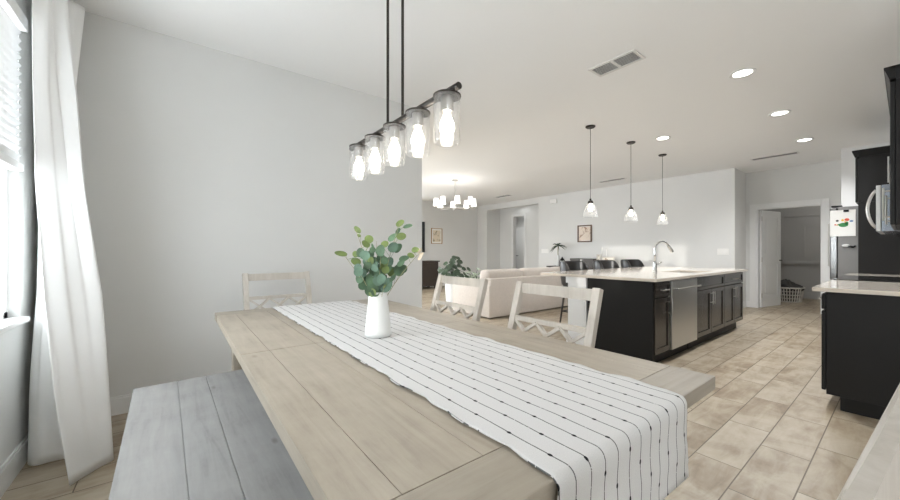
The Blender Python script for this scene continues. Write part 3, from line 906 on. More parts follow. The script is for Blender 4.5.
island_cab(5.90, 6.80, 'dark island cabinet with drawer over two doors at the laundry door end', True, 2)
dw = empty('dishwasher', (4.49, 1.95, 0), label='stainless steel dishwasher built into the island', cat='dishwasher')
MB().box(4.12, 4.855, IY0+0.03, 2.20, 0.13, IT-0.004).box(4.12, 4.855, IY0+0.09, 2.20, 0.0, 0.13).build('body', m_black, dw)
MB().box(4.125, 4.85, IY0-0.012, IY0+0.03, 0.132, IT-0.012, 0.004).build('door', m_steel, dw)
m = MB().tube([(4.15, IY0-0.055, 0.775), (4.825, IY0-0.055, 0.775)], 0.009, 12)
for x in (4.19, 4.785): m.tube([(x, IY0-0.012, 0.775), (x, IY0-0.055, 0.775)], 0.008, 10)
m.build('handle', m_nickel, dw, smooth='auto')

# faucet
FXx, FYy = 5.06, 2.07
fa = empty('faucet', (FXx, FYy, 0.90), label='tall chrome gooseneck faucet on the island', cat='faucet')
MB().lathe([(0, 0), (0.032, 0), (0.030, 0.012), (0.024, 0.03), (0.022, 0.11), (0.018, 0.13), (0, 0.13)], (FXx, FYy, 0.90), 24).build('base', m_chrome, fa, smooth='auto')
dirv = Vector((0.86, -0.5, 0)).normalized()
pts = [Vector((FXx, FYy, 1.02)), Vector((FXx, FYy, 1.14)), Vector((FXx, FYy, 1.20))]
for i in range(1, 13):
    a = PI*0.84*i/12
    pts.append(Vector((FXx, FYy, 1.20))+dirv*(0.105*(1-math.cos(a)))+Vector((0, 0, 0.105*math.sin(a))))
MB().tube(pts, 0.0125, 14).build('neck', m_chrome, fa, smooth=True)
e_ = pts[-1]; dd = (pts[-1]-pts[-2]).normalized()
MB().tube([e_-dd*0.005, e_+dd*0.02, e_+dd*0.09, e_+dd*0.105], [0.015, 0.019, 0.022, 0.020], 16).build('spray_head', m_chrome, fa, smooth='auto')
MB().tube([(FXx, FYy, 0.99), (FXx+0.05, FYy-0.03, 1.005), (FXx+0.085, FYy-0.05, 1.03)], [0.009, 0.008, 0.006], 10).build('lever', m_chrome, fa, smooth='auto')

# bar stools
def stool(x, label, first=None):
    if first is not None:
        c = copy_tree(first); c.location = (x, 3.10, 0); c['label'] = label
        return c
    y = 3.10
    t = empty('bar_stool', (x, y, 0), label=label, cat='stool', group='black bar stools at the island')
    m = MB()
    m.lathe([(0, 0.60), (0.19, 0.60), (0.215, 0.62), (0.215, 0.67), (0.19, 0.695), (0, 0.70)], (x, y, 0), 28)
    m.build('seat', m_leather, t, smooth='auto')
    bm_ = MB(); n = 32; prof = [(0.215, 0.66), (0.245, 0.66), (0.268, 0.80), (0.280, 0.985), (0.272, 1.012), (0.252, 1.02), (0.232, 1.008), (0.230, 0.80)]
    rings = []
    for i in range(n+1):
        a = R(-8)+R(196)*i/n
        e = min(i, n-i)/n
        f = math.sin(min(1.0, 0.35+e*5.0)*PI/2)**0.7
        rings.append([bm_.bm.verts.new((x+r*math.cos(a), y+r*math.sin(a)*0.92, 0.66+(z-0.66)*f)) for r, z in prof])
    for a, b in zip(rings, rings[1:]):
        for k in range(len(prof)):
            bm_.bm.faces.new((a[k], a[(k+1) % len(prof)], b[(k+1) % len(prof)], b[k]))
    bm_.bm.faces.new(rings[0]); bm_.bm.faces.new(rings[-1][::-1])
    bm_.build('backrest', m_leather, t, smooth='auto')
    for sx in (-1, 1):
        for sy in (-1, 1):
            MB().tube([(x+sx*0.13, y+sy*0.13, 0.60), (x+sx*0.19, y+sy*0.19, 0.0)], [0.017, 0.012], 10).build('leg', m_dkwood, t, smooth='auto')
    rg = [(x+0.165*math.cos(2*PI*i/24)*1.0, y+0.165*math.sin(2*PI*i/24), 0.25) for i in range(25)]
    q = MB()
    for sx, sy, tx, ty in ((-1, -1, 1, -1), (1, -1, 1, 1), (1, 1, -1, 1), (-1, 1, -1, -1)):
        q.tube([(x+sx*0.165, y+sy*0.165, 0.25), (x+tx*0.165, y+ty*0.165, 0.25)], 0.008, 8)
    q.build('footrest', m_blackm, t)
    return t
st0 = stool(4.86, 'black leather bar stool nearest the sofa at the island')
stool(5.82, 'middle one of the black leather bar stools at the island', st0)
stool(6.77, 'black leather bar stool closest to the faucet', st0)

# ------------------------------------------------------------------ kitchen run on the right
KB = KY+0.015
def kitchen_base(x0, x1, label, endpanel):
    t = empty('kitchen_base_cabinet', ((x0+x1)/2, 0.1, 0), label=label, cat='cabinet')
    b = MB().box(x0, x1, KB, 0.376, 0.10, IT-0.001, 0.002).box(x0, x1, KB, 0.305, 0, 0.10)
    b.build('body', m_black, t)
    n = max(1, round((x1-x0)/0.5)); w_ = (x1-x0)/n
    for i in range(n):
        a, c = x0+w_*i+0.004, x0+w_*(i+1)-0.004
        d = MB().box(a, c, 0.378, 0.402, 0.735, IT-0.02, 0.008).build('drawer_front', m_black, t)
        MB().tube([((a+c)/2-0.08-0.15*0, 0.402, 0.795), ((a+c)/2-0.08, 0.432, 0.795), ((a+c)/2+0.08, 0.432, 0.795), ((a+c)/2+0.08, 0.402, 0.795)], 0.006, 8).build('handle', m_nickel, d)
        d = MB().box(a, c, 0.378, 0.402, 0.125, 0.722, 0.008).build('door', m_black, t)
        MB().tube([(c-0.04, 0.402, 0.66), (c-0.04, 0.43, 0.66), (c-0.04, 0.43, 0.52), (c-0.04, 0.402, 0.52)], 0.006, 8).build('handle', m_nickel, d)
    return t
kitchen_base(3.86, 4.96, 'black base cabinet with its side panel facing the table at right', True)
tag(MB().box(3.815, 4.965, KB, 0.446, IT, 0.90, 0.003).build('kitchen_countertop', m_stone), 'pale stone countertop on the black cabinet nearest the right edge', 'countertop')
kitchen_base(5.90, 6.645, 'black base cabinet between the range and the tall panel', False)
tag(MB().box(5.895, 6.645, KB, 0.446, IT, 0.90, 0.003).build('kitchen_countertop', m_stone), 'short stretch of pale countertop behind the black cooktop', 'countertop')
rg = empty('range', (5.43, 0.1, 0), label='kitchen range with a black glass cooktop set between the countertops', cat='range')
MB().box(4.968, 5.892, KB, 0.41, 0.02, 0.895).build('body', m_steel, rg)
MB().box(4.968, 5.892, KB, 0.44, 0.895, 0.908, 0.003).build('cooktop', m_cooktop, rg)
MB().box(4.99, 5.87, 0.41, 0.43, 0.25, 0.74, 0.004).build('oven_door', m_cooktop, rg)
MB().tube([(5.02, 0.43, 0.70), (5.02, 0.465, 0.70), (5.84, 0.465, 0.70), (5.84, 0.43, 0.70)], 0.009, 8).build('handle', m_nickel, rg)
for x in (5.1, 5.3, 5.56, 5.76):
    MB().tube([(x, 0.41, 0.82), (x, 0.438, 0.82)], 0.018, 14).build('knob', m_nickel, rg)

def crown(mb, x0, x1, yf, z, left=True, over=0.03, h=0.085):
    mb.prism([(yf-0.02, z), (yf+0.006, z), (yf+0.012, z+0.02), (yf+over*0.85, z+h*0.75), (yf+over, z+h*0.8), (yf+over, z+h), (yf-0.02, z+h)], 'y' if False else 'x', x0-(over if left else 0), x1)
    if left:
        mb.prism([(x0+0.02, z), (x0-0.006, z), (x0-0.012, z+0.02), (x0-over*0.85, z+h*0.75), (x0-over, z+h*0.8), (x0-over, z+h), (x0+0.02, z+h)], 'y', KB, yf)
def upper(name, x0, x1, z0, z1, yb, label, nd, left, hz=1.5, handle=True):
    t = empty(name, ((x0+x1)/2, KB, z0), label=label, cat='cabinet')
    MB().box(x0, x1, KB, yb, z0, z1, 0.002).build('body', m_black, t)
    w_ = (x1-x0)/nd
    for i in range(nd):
        a, b = x0+w_*i+0.003, x0+w_*(i+1)-0.003
        d = MB().box(a, b, yb+0.002, yb+0.024, z0+0.004, z1-0.015, 0.004).build('door', m_black, t)
        if handle:
            hx = a+0.04
            MB().tube([(hx, yb+0.024, hz-0.09), (hx, yb+0.054, hz-0.09)], 0.005, 8).tube([(hx, yb+0.024, hz+0.09), (hx, yb+0.054, hz+0.09)], 0.005, 8).tube([(hx, yb+0.054, hz-0.115), (hx, yb+0.054, hz+0.115)], 0.006, 8).build('handle', m_nickel, d)
    c = MB(); crown(c, x0, x1, yb+0.02, z1-0.003, left); c.build('crown', m_black, t)
    return t
upper('wall_cabinet', 3.86, 4.96, 1.35, 2.345, 0.052, 'black wall cabinet with crown moulding at the right edge of the view', 2, True)
upper('wall_cabinet', 4.965, 5.895, 1.78, 2.345, 0.052, 'black wall cabinet directly above the microwave', 2, False, 1.9)
upper('wall_cabinet', 5.90, 6.64, 1.35, 2.345, 0.052, 'black wall cabinet between the microwave and the tall panel', 1, False)
tp = upper('fridge_surround_cabinet', 6.65, 7.68, 1.775, 2.335, 0.376, 'tall black panel and over-fridge cabinet beside the refrigerator', 2, True, 1.9, False)
MB().box(6.65, 6.685, KB, 0.376, 0, 1.774).build('side_panel', m_black, tp)

mw = empty('microwave', (5.43, KB, 1.35), label='steel over-the-range microwave with curved silver handle', cat='microwave')
MB().box(4.975, 5.885, KB, 0.145, 1.35, 1.765, 0.003).build('body', m_mwside, mw)
MB().box(4.975, 5.885, 0.147, 0.177, 1.352, 1.763, 0.004).build('door', m_steel, mw)
hp = []
for i in range(13):
    u = i/12
    hp.append((5.05, 0.177+0.052*math.sin(PI*u)**0.7, 1.385+0.345*u))
MB().tube(hp, 0.012, 12).build('handle', m_nickel, mw, smooth=True)

fr = empty('refrigerator', (7.2, 0.1, 0), label='grey refrigerator beyond the tall black panel with a drawing on its side', cat='refrigerator')
MB().box(6.75, 7.66, KB+0.02, 0.552, 0.03, 1.745, 0.006).build('body', m_fridge, fr)
MB().box(6.755, 7.20, 0.556, 0.625, 0.80, 1.735, 0.012).build('door', m_dksteel, fr)
MB().box(7.205, 7.655, 0.556, 0.625, 0.80, 1.735, 0.012).build('door', m_dksteel, fr)
MB().box(6.755, 7.655, 0.556, 0.625, 0.06, 0.79, 0.012).build('freezer_drawer', m_dksteel, fr)
MB().box(6.765, 6.88, 0.52, 0.615, 1.745, 1.765, 0.004).build('hinge_cover', m_blackm, fr)
for x in (7.15, 7.26):
    MB().tube([(x, 0.625, 0.95), (x, 0.67, 0.97), (x, 0.67, 1.55), (x, 0.625, 1.57)], 0.011, 10).build('handle', m_nickel, fr)
dr = empty('drawing_sheet', (6.742, 0.51, 1.36), label='white paper with a bright green child drawing on the refrigerator side', cat='drawing')
MB().box(6.738, 6.7395, 0.402, 0.622, 1.365, 1.70).build('sheet', m_paper, dr)
XP = 6.737
def blob(mat, y, z, ry, rz):
    b = MB(); n = 14
    vs = [b.bm.verts.new((XP, y+ry*math.cos(2*PI*i/n), z+rz*math.sin(2*PI*i/n))) for i in range(n)]
    vb = [b.bm.verts.new((XP+0.0008, v.co.y, v.co.z)) for v in vs]
    b.bm.faces.new(vs); b.bm.faces.new(vb[::-1])
    for i in range(n): b.bm.faces.new((vs[i], vs[(i+1) % n], vb[(i+1) % n], vb[i]))
    return b.build('mark', mat, dr)
blob(m_mag['green'], 0.505, 1.51, 0.042, 0.028); blob(m_mag['green'], 0.478, 1.53, 0.016, 0.02); blob(m_mag['green'], 0.545, 1.515, 0.012, 0.010)
blob(m_mag['red'], 0.475, 1.575, 0.022, 0.018); blob(m_mag['yellow'], 0.512, 1.57, 0.013, 0.014); blob(m_mag['blue'], 0.437, 1.555, 0.016, 0.012)
blob(m_mag['black'], 0.558, 1.565, 0.014, 0.012); blob(m_mag['red'], 0.575, 1.515, 0.009, 0.009); blob(m_mag['yellow'], 0.558, 1.512, 0.009, 0.009); blob(m_mag['yellow'], 0.49, 1.548, 0.010, 0.008)
tag(MB().box(6.725, 6.75, 0.458, 0.505, 1.675, 1.700, 0.003).build('magnetic_clip', m_blackm), 'black magnetic clip holding the drawing on the refrigerator side', 'clip')
hk = empty('magnetic_hook', (6.745, 0.48, 1.24), label='white magnetic holder stuck low on the refrigerator side below the drawing', cat='magnet')
MB().sphere((6.735, 0.485, 1.245), 0.035, 0.5, 1, 0.55).build('holder', m_ceramic, hk, smooth=True)
MB().tube([(6.735, 0.47, 1.24), (6.725, 0.42, 1.225), (6.735, 0.405, 1.24)], 0.010, 8).build('clip', m_blackm, hk, smooth=True)

# ------------------------------------------------------------------ laundry door and contents
dr_ = empty('door_1', (LX+0.10, OY1-0.02, 0), R(-12)); dr_['kind'] = 'structure'
d = MB(); W_, T_ = 0.80, 0.036
def door_slab(d, W_, H_, T_):
    b = 0.125
    d.box(0, W_, -T_+0.013, -0.013, 0.008, H_)
    for y0, y1 in ((-T_, -T_+0.013), (-0.013, 0)):
        d.box(0, b, y0, y1, 0.008, H_).box(W_-b, W_, y0, y1, 0.008, H_)
        d.box(b, W_-b, y0, y1, 0.008, 0.24).box(b, W_-b, y0, y1, 0.92, 1.08).box(b, W_-b, y0, y1, H_-0.13, H_)
        for z0, z1 in ((0.29, 0.87), (1.13, H_-0.18)):
            yy0, yy1 = (y0+0.004, y1) if y0 < -0.02 else (y0, y1-0.004)
            d.box(b+0.05, W_-b-0.05, yy0, yy1, z0, z1, 0.004)
door_slab(d, W_, 2.03, T_)
d.build('slab', m_door, dr_, local=True)
for z in (0.25, 1.0, 1.85):
    MB().box(-0.012, 0.03, -T_-0.003, -T_+0.002, z-0.05, z+0.05).tube([(-0.006, -T_-0.004, z-0.05), (-0.006, -T_-0.004, z+0.05)], 0.007, 8).build('hinge', m_nickel, dr_, local=True)
MB().tube([(W_-0.06, -T_, 0.98), (W_-0.06, -T_-0.045, 0.98)], 0.011, 10).tube([(W_-0.06, -T_-0.045, 0.98), (W_-0.16, -T_-0.045, 0.98)], 0.009, 10).lathe([(0, 0), (0.03, 0), (0.03, 0.006), (0, 0.006)], (W_-0.06, 0, 0.0), 3).build('door_handle', m_blackm, dr_, local=True)

lb = empty('laundry_basket', (11.35, 1.70, 0), label='pale slotted laundry basket on the floor just inside the laundry door', cat='basket')
b = MB(); cx, cy = 11.35, 1.70
def ell(rx, ry, z, n=32): return [(cx+rx*math.cos(2*PI*i/n), cy+ry*math.sin(2*PI*i/n), z) for i in range(n+1)]
for rx, ry, z, r_ in ((0.24, 0.20, 0.012, 0.012), (0.30, 0.25, 0.33, 0.018), (0.27, 0.225, 0.17, 0.010), (0.255, 0.213, 0.09, 0.008), (0.285, 0.238, 0.25, 0.008)):
    b.tube(ell(rx, ry, z), r_, 8)
for i in range(30):
    a = 2*PI*i/30
    b.tube([(cx+0.24*math.cos(a), cy+0.20*math.sin(a), 0.01), (cx+0.30*math.cos(a), cy+0.25*math.sin(a), 0.33)], 0.010, 6)
b.lathe([(0, 0), (0.24, 0), (0.24, 0.012), (0, 0.012)], (cx, cy, 0), 28, 1, 0.83)
b.build('basket', m_basket, lb)
c = MB(); rr = random.Random(5)
n = 20; prof = [(0.20, 0.02), (0.265, 0.30), (0.31, 0.345), (0.29, 0.385), (0.2, 0.43), (0.1, 0.46), (0, 0.465)]
c.lathe(prof, (cx, cy, 0), n, 1, 0.82)
for v in c.bm.verts: 
    if v.co.z > 0.3: v.co += Vector((rr.uniform(-.02, .02), rr.uniform(-.03, .03), rr.uniform(-.03, .02)+(0.05 if v.co.y > cy else -0.03)))
tag(c.build('laundry_pile', m_cloth, smooth=True), 'heap of charcoal laundry piled in the pale basket', 'laundry')
vc = empty('stick_vacuum', (11.9, 2.18, 0), label='dark stick vacuum standing behind the open laundry door', cat='vacuum')
MB().tube([(11.9, 2.02, 0.04), (11.9, 2.02, 1.05)], 0.022, 10).build('tube', m_blackm, vc)
MB().lathe([(0, 0), (0.06, 0), (0.065, 0.1), (0.05, 0.25), (0.03, 0.3), (0, 0.3)], (11.9, 2.02, 0.85), 14).build('motor', m_blackm, vc, smooth=True)
MB().box(11.78, 12.02, 1.94, 2.08, 0.0, 0.06, 0.015).build('floor_head', m_blackm, vc)

# hall door seen through the opening
hd = empty('door_2', (10.88, 9.35, 0)); hd['kind'] = 'structure'
d = MB()
d.box(10.85, 10.89, 8.93, 9.72, 0.01, 2.05)
for z0, z1 in ((0.28, 0.9), (1.1, 1.9)): d.box(10.84, 10.85, 9.05, 9.60, z0, z1, 0.003)
d.build('slab', m_door, hd)
MB().tube([(10.85, 9.64, 1.0), (10.80, 9.64, 1.0), (10.80, 9.54, 1.0)], 0.011, 8).build('door_handle', m_blackm, hd)
w = MB().box(10.86, 10.9, 8.83, 8.93, 0, 2.15).box(10.86, 10.9, 9.72, 9.82, 0, 2.15).box(10.86, 10.9, 8.93, 9.72, 2.05, 2.15)
struct('trim_4', w, m_trim)

# ------------------------------------------------------------------ living room
so_ = empty('sofa', (5.7, 4.9, 0), label='long oatmeal fabric sofa seen from behind, past the dining chairs', cat='sofa')
SA, SB, SC, SD = 4.22, 7.25, 4.36, 5.42
def soft(mb, *a, bev=0.04):
    return mb.box(*a, bev)
m = MB(); soft(m, SA+0.05, SB-0.05, SC+0.03, SD, 0.03, 0.42, bev=0.03); m.build('base', m_sofa, so_, smooth='auto')
m = MB(); soft(m, SA+0.02, SB-0.02, SC, SC+0.22, 0.02, 0.70, bev=0.05); m.build('back', m_sofa, so_, smooth='auto')
for x in (SA, SB-0.22):
    m = MB(); soft(m, x, x+0.22, SC+0.01, SD, 0.02, 0.60, bev=0.05); m.build('arm', m_sofa, so_, smooth='auto')
n = 3; w_ = (SB-SA-0.44)/n
for i in range(n):
    a = SA+0.22+w_*i
    m = MB(); soft(m, a+0.005, a+w_-0.005, SC+0.24, SD+0.03, 0.42, 0.56, bev=0.04); m.build('seat_cushion', m_sofa, so_, smooth='auto')
n = 3; w_ = (SB-SA-0.06)/n
for i in range(n):
    a = SA+0.03+w_*i
    m = MB()
    m.box(a+0.018, a+w_-0.018, -0.12, 0.12, 0, 0.36, 0.085, Matrix.Translation((0, SC+0.26, 0.48)) @ Matrix.Rotation(R(8), 4, 'X'))
    for v in m.bm.verts:
        v.co.z += 0.012*math.sin((v.co.x-a)/w_*PI)
    m.build('back_cushion', m_sofa, so_, smooth=True)
for x in (SA+0.1, SB-0.1):
    for y in (SC+0.1, SD-0.1): MB().box(x-0.03, x+0.03, y-0.03, y+0.03, 0, 0.04).build('foot', m_dkwood, so_)

def plant(loc, label, mat, hz, n, spread, size, pot_h, pot_r, potmat, seed, round_=0.8):
    t = empty('potted_plant', loc, label=label, cat='plant')
    x, y, _ = loc
    MB().lathe([(0, 0), (pot_r*0.8, 0), (pot_r, pot_h), (pot_r*0.92, pot_h), (pot_r*0.9, pot_h-0.03), (0, pot_h-0.03)], (x, y, 0), 24).build('pot', potmat, t, smooth='auto')
    r_ = random.Random(seed); L = MB(); st = MB()
    for i in range(n):
        a = 2*PI*i*0.618; rad = spread*math.sqrt((i+0.5)/n); h = hz*(1-0.30*(rad/spread)**2)+r_.uniform(-.16, .08)
        rad *= r_.uniform(0.75, 1.3)
        c = Vector((x+rad*math.cos(a), y+rad*math.sin(a), h))
        nrm = Vector((math.cos(a)*rad/spread*1.2, math.sin(a)*rad/spread*1.2, 0.8+r_.uniform(-.2, .4)))
        L.leaf(c, nrm+Vector((-.5, -.6, 0)), Vector((math.cos(a), math.sin(a), 0.2)), size*r_.uniform(.8, 1.2), size*round_*r_.uniform(.8, 1.1), 0.12, 10)
        st.tube([(x+0.02*math.cos(a), y+0.02*math.sin(a), pot_h-0.04), (x+rad*0.5*math.cos(a), y+rad*0.5*math.sin(a), (h+pot_h)*0.55), c], 0.004, 5)
    st.build('stems', m_dkleaf, t); L.build('leaves', mat, t, smooth=True)
    return t
plant((4.62, 5.90, 0), 'dark green round-leaved plant rising behind the sofa end', m_dkleaf, 0.98, 46, 0.30, 0.13, 0.55, 0.17, m_ceramic, 2)
plant((5.17, 5.82, 0), 'pale variegated plant beside the dark green one behind the sofa', m_varleaf, 0.74, 60, 0.26, 0.085, 0.5, 0.14, m_ceramic, 4, 0.55)

tc_ = empty('media_console', (5.6, 9.35, 0), label='dark wood media console against the living room wall under the television', cat='console')
MB().box(4.7, 6.56, 9.12, 9.62, 0.08, 0.84, 0.005).build('body', m_dkwood, tc_)
MB().box(4.67, 6.60, 9.09, 9.64, 0.84, 0.88, 0.004).build('top', m_dkwood, tc_)
for i in range(3):
    a = 4.73+0.61*i
    dd_ = MB().box(a, a+0.59, 9.10, 9.12, 0.12, 0.80, 0.004).build('door', m_dkwood, tc_)
    MB().sphere((a+0.54, 9.085, 0.48), 0.014).build('knob', m_blackm, dd_, smooth=True)
for x in (4.78, 6.48):
    for y in (9.18, 9.56): MB().box(x-0.03, x+0.03, y-0.03, y+0.03, 0, 0.08).build('foot', m_dkwood, tc_)
tv = empty('television', (5.65, 9.6, 1.15), label='black flat television on the living room wall, only its edge showing', cat='television')
MB().box(5.0, 6.32, 9.53, 9.57, 1.14, 2.13, 0.006).build('screen', m_screen, tv)
MB().box(5.4, 5.9, 9.57, 9.70, 1.45, 1.75).build('wall_mount', m_blackm, tv)

def picture(name, plane, c, w, h, label, mf, ma, fw=0.03, mat_w=0.0):
    t = empty(name, c, label=label, cat='picture')
    x, y, z = c
    f, a, mt = MB(), MB(), MB()
    if plane == 'x':      # hangs on a wall whose face is at x, facing -x
        f.box(x-0.03, x, y-w/2, y+w/2, z-h/2, z-h/2+fw, 0.003).box(x-0.03, x, y-w/2, y+w/2, z+h/2-fw, z+h/2, 0.003)
        f.box(x-0.03, x, y-w/2, y-w/2+fw, z-h/2+fw, z+h/2-fw).box(x-0.03, x, y+w/2-fw, y+w/2, z-h/2+fw, z+h/2-fw)
        mt.box(x-0.010, x-0.001, y-w/2+fw, y+w/2-fw, z-h/2+fw, z+h/2-fw)
        q = fw+mat_w; a.box(x-0.014, x-0.0102, y-w/2+q, y+w/2-q, z-h/2+q, z+h/2-q)
    else:
        f.box(x-w/2, x+w/2, y-0.03, y, z-h/2, z-h/2+fw, 0.003).box(x-w/2, x+w/2, y-0.03, y, z+h/2-fw, z+h/2, 0.003)
        f.box(x-w/2, x-w/2+fw, y-0.03, y, z-h/2+fw, z+h/2-fw).box(x+w/2-fw, x+w/2, y-0.03, y, z-h/2+fw, z+h/2-fw)
        mt.box(x-w/2+fw, x+w/2-fw, y-0.010, y-0.001, z-h/2+fw, z+h/2-fw)
        q = fw+mat_w; a.box(x-w/2+q, x+w/2-q, y-0.014, y-0.0102, z-h/2+q, z+h/2-q)
    f.build('frame', mf, t); mt.build('mat_board', m_paper, t); a.build('print', ma, t)
picture('framed_picture', 'x', (FX, 5.355, 1.655), 0.42, 0.46, 'dark framed picture on the far wall above the desk', m_frame, m_art1, 0.032, 0.012)
picture('framed_picture', 'y', (6.90, LY, 1.69), 0.45, 0.52, 'small oak framed botanical print on the living room wall under the lit chandelier', m_oak, m_art2, 0.02, 0.05)

def plate(name, x, y, z, w, h, label, n=1):
    t = empty(name, (x, y, z), label=label, cat='switch')
    MB().box(x-0.006, x, y-w/2, y+w/2, z-h/2, z+h/2, 0.002).build('plate', m_plate, t)
    for i in range(n):
        yy = y-w/2+w*(i+0.5)/n
        MB().box(x-0.010, x-0.006, yy-0.017, yy+0.017, z-0.034, z+0.034, 0.002).build('rocker', m_plate, t)
plate('switch_plate', FX, 6.67, 1.185, 0.26, 0.125, 'wide white switch plate on the far wall beside the hall opening', 4)
plate('switch_plate', FX, 2.29, 1.165, 0.19, 0.125, 'white switch plate on the far wall near the laundry door', 3)
cb = empty('door_chime', (FX, 6.35, 2.63), label='small white chime box high on the far wall beside the hall opening', cat='chime')
MB().box(FX-0.05, FX, 6.24, 6.46, 2.575, 2.70, 0.008).build('cover', m_plate, cb)

# desk with things on it
dk = empty('desk', (8.45, 5.28, 0), label='dark console desk against the far wall behind the bar stools', cat='desk')
MB().box(8.22, 8.73, 4.35, 6.22, 0.73, 0.77, 0.004).build('top', m_dkwood, dk)
MB().box(8.26, 8.71, 4.4, 6.17, 0.60, 0.73).build('drawer_box', m_dkwood, dk)
for x in (8.28, 8.69):
    for y in (4.42, 6.15): MB().box(x-0.025, x+0.025, y-0.025, y+0.025, 0, 0.60).build('leg', m_dkwood, dk)
DZ = 0.772
bx = empty('storage_box', (8.48, 5.19, DZ), label='flat slate grey box with lid on the dark desk', cat='box')
MB().box(8.32, 8.66, 4.86, 5.52, DZ, DZ+0.19, 0.006).build('body', m_grey, bx)
MB().box(8.31, 8.67, 4.85, 5.53, DZ+0.16, DZ+0.215, 0.006).build('lid', m_grey, bx)
MB().box(8.30, 8.312, 5.16, 5.21, DZ+0.165, DZ+0.185).build('clasp', m_nickel, bx)
pv = empty('spiky_plant', (8.45, 6.00, DZ), label='spiky dark houseplant in a slim pale vase on the desk', cat='plant')
MB().lathe([(0, 0), (0.05, 0), (0.055, 0.05), (0.05, 0.2), (0.035, 0.3), (0.032, 0.3), (0.045, 0.2), (0, 0.02)], (8.45, 6.00, DZ), 20).build('vase', m_ceramic, pv, smooth='auto')
L = MB(); rr = random.Random(9)
for i in range(26):
    a = 2*PI*i*0.618; el = R(rr.uniform(-15, 78)); ln = rr.uniform(.20, .29)
    o = Vector((8.45, 6.00, DZ+0.56)); dv = Vector((math.cos(a)*math.cos(el), math.sin(a)*math.cos(el), math.sin(el)))
    pts = [o+dv*ln*t+Vector((0, 0, -0.13*t*t)) for t in (0, .33, .66, 1)]
    L.tube(pts, [0.007, 0.013, 0.009, 0.001], 4)
L.build('leaves', m_dkleaf, pv)
MB().tube([(8.45, 6.00, DZ+0.05), (8.45, 6.00, DZ+0.56)], 0.011, 8).build('trunk', m_stem, pv)
ln_ = empty('lantern', (8.36, 5.80, DZ), label='small black lantern on the desk between plant and slate box', cat='lantern')
MB().box(8.30, 8.42, 5.74, 5.86, DZ, DZ+0.02).build('base', m_blackm, ln_)
m = MB()
for sx in (-1, 1):
    for sy in (-1, 1): m.box(8.36+sx*0.05-0.006, 8.36+sx*0.05+0.006, 5.80+sy*0.05-0.006, 5.80+sy*0.05+0.006, DZ+0.02, DZ+0.15)
m.build('cage', m_blackm, ln_)
MB().lathe([(0.088, 0), (0.08, 0.02), (0.02, 0.075), (0.02, 0.10), (0, 0.105)], (8.36, 5.80, DZ+0.15), 4).lathe([(0, 0), (0.088, 0)], (8.36, 5.80, DZ+0.15), 4).build('roof', m_blackm, ln_)
for k, (y, z0, w, h, lab) in enumerate(((4.78, 0, 0.13, 0.33, 'upright pale photo frame on the desk next to the slate box'), (4.53, 0, 0.32, 0.27, 'wide pale photo frame at the right end of the desk'))):
    t = empty('photo_frame', (8.45+0.1*k*0, y, DZ), label=lab, cat='photo frame', group='photo frames on the desk')
    MB().box(8.44, 8.46, y-w/2, y+w/2, DZ, DZ+h, 0.004).box(8.46, 8.53, y-0.02, y+0.02, DZ, DZ+0.02).build('frame', m_basket, t)
    MB().box(8.4375, 8.44, y-w/2+0.035, y+w/2-0.035, DZ+0.035, DZ+h-0.035).build('photo', m_photo, t)
for k, (y, h, lab) in enumerate(((4.80, 0.50, 'taller white candlestick behind the photo frames'), (4.68, 0.46, 'shorter white candlestick behind the wide photo frame'))):
    t = empty('candlestick', (8.63, y, DZ), label=lab, cat='candlestick', group='white candlesticks on the desk')
    MB().lathe([(0, 0), (0.04, 0), (0.04, 0.012), (0.014, 0.03), (0.012, 0.2), (0.022, 0.215), (0, 0.215)], (8.63, y, DZ), 16).build('holder', m_ceramic, t, smooth='auto')
    MB().tube([(8.63, y, DZ+0.215), (8.63, y, DZ+h)], 0.011, 10).build('candle', m_paper, t)

# living room chandelier
cx, cy = 5.094, 6.421
lc = empty('ring_chandelier', (cx, cy, CH), label='lit nickel chandelier with a ring of frosted shades in the living room', cat='chandelier')
MB().lathe([(0, 0), (0.07, 0), (0.07, -0.02), (0, -0.03)], (cx, cy, CH), 20).build('ceiling_plate', m_nickel, lc, smooth='auto')
MB().tube([(cx, cy, CH-0.02), (cx, cy, 2.17)], 0.009, 10).lathe([(0, -0.04), (0.03, -0.02), (0.03, 0.02), (0, 0.04)], (cx, cy, 2.18), 16).build('stem', m_nickel, lc)
for i in range(8):
    a = 2*PI*(i+0.3)/8
    rr_ = 0.44
    px, py = cx+rr_*math.cos(a), cy+rr_*math.sin(a)
    am = MB().tube([(cx, cy, 2.18), (cx+0.25*math.cos(a), cy+0.25*math.sin(a), 2.165), (px, py, 2.18), (px, py, 2.215)], 0.007, 8).lathe([(0, 0), (0.035, 0), (0.035, 0.012), (0, 0.012)], (px, py, 2.21), 14).build('arm', m_nickel, lc)
    MB().lathe([(0.062, 0), (0.050, 0.17), (0.046, 0.17), (0.058, 0.004), (0, 0.004)], (px, py, 2.225), 18).build('shade', m_shadelit, am, smooth='auto')

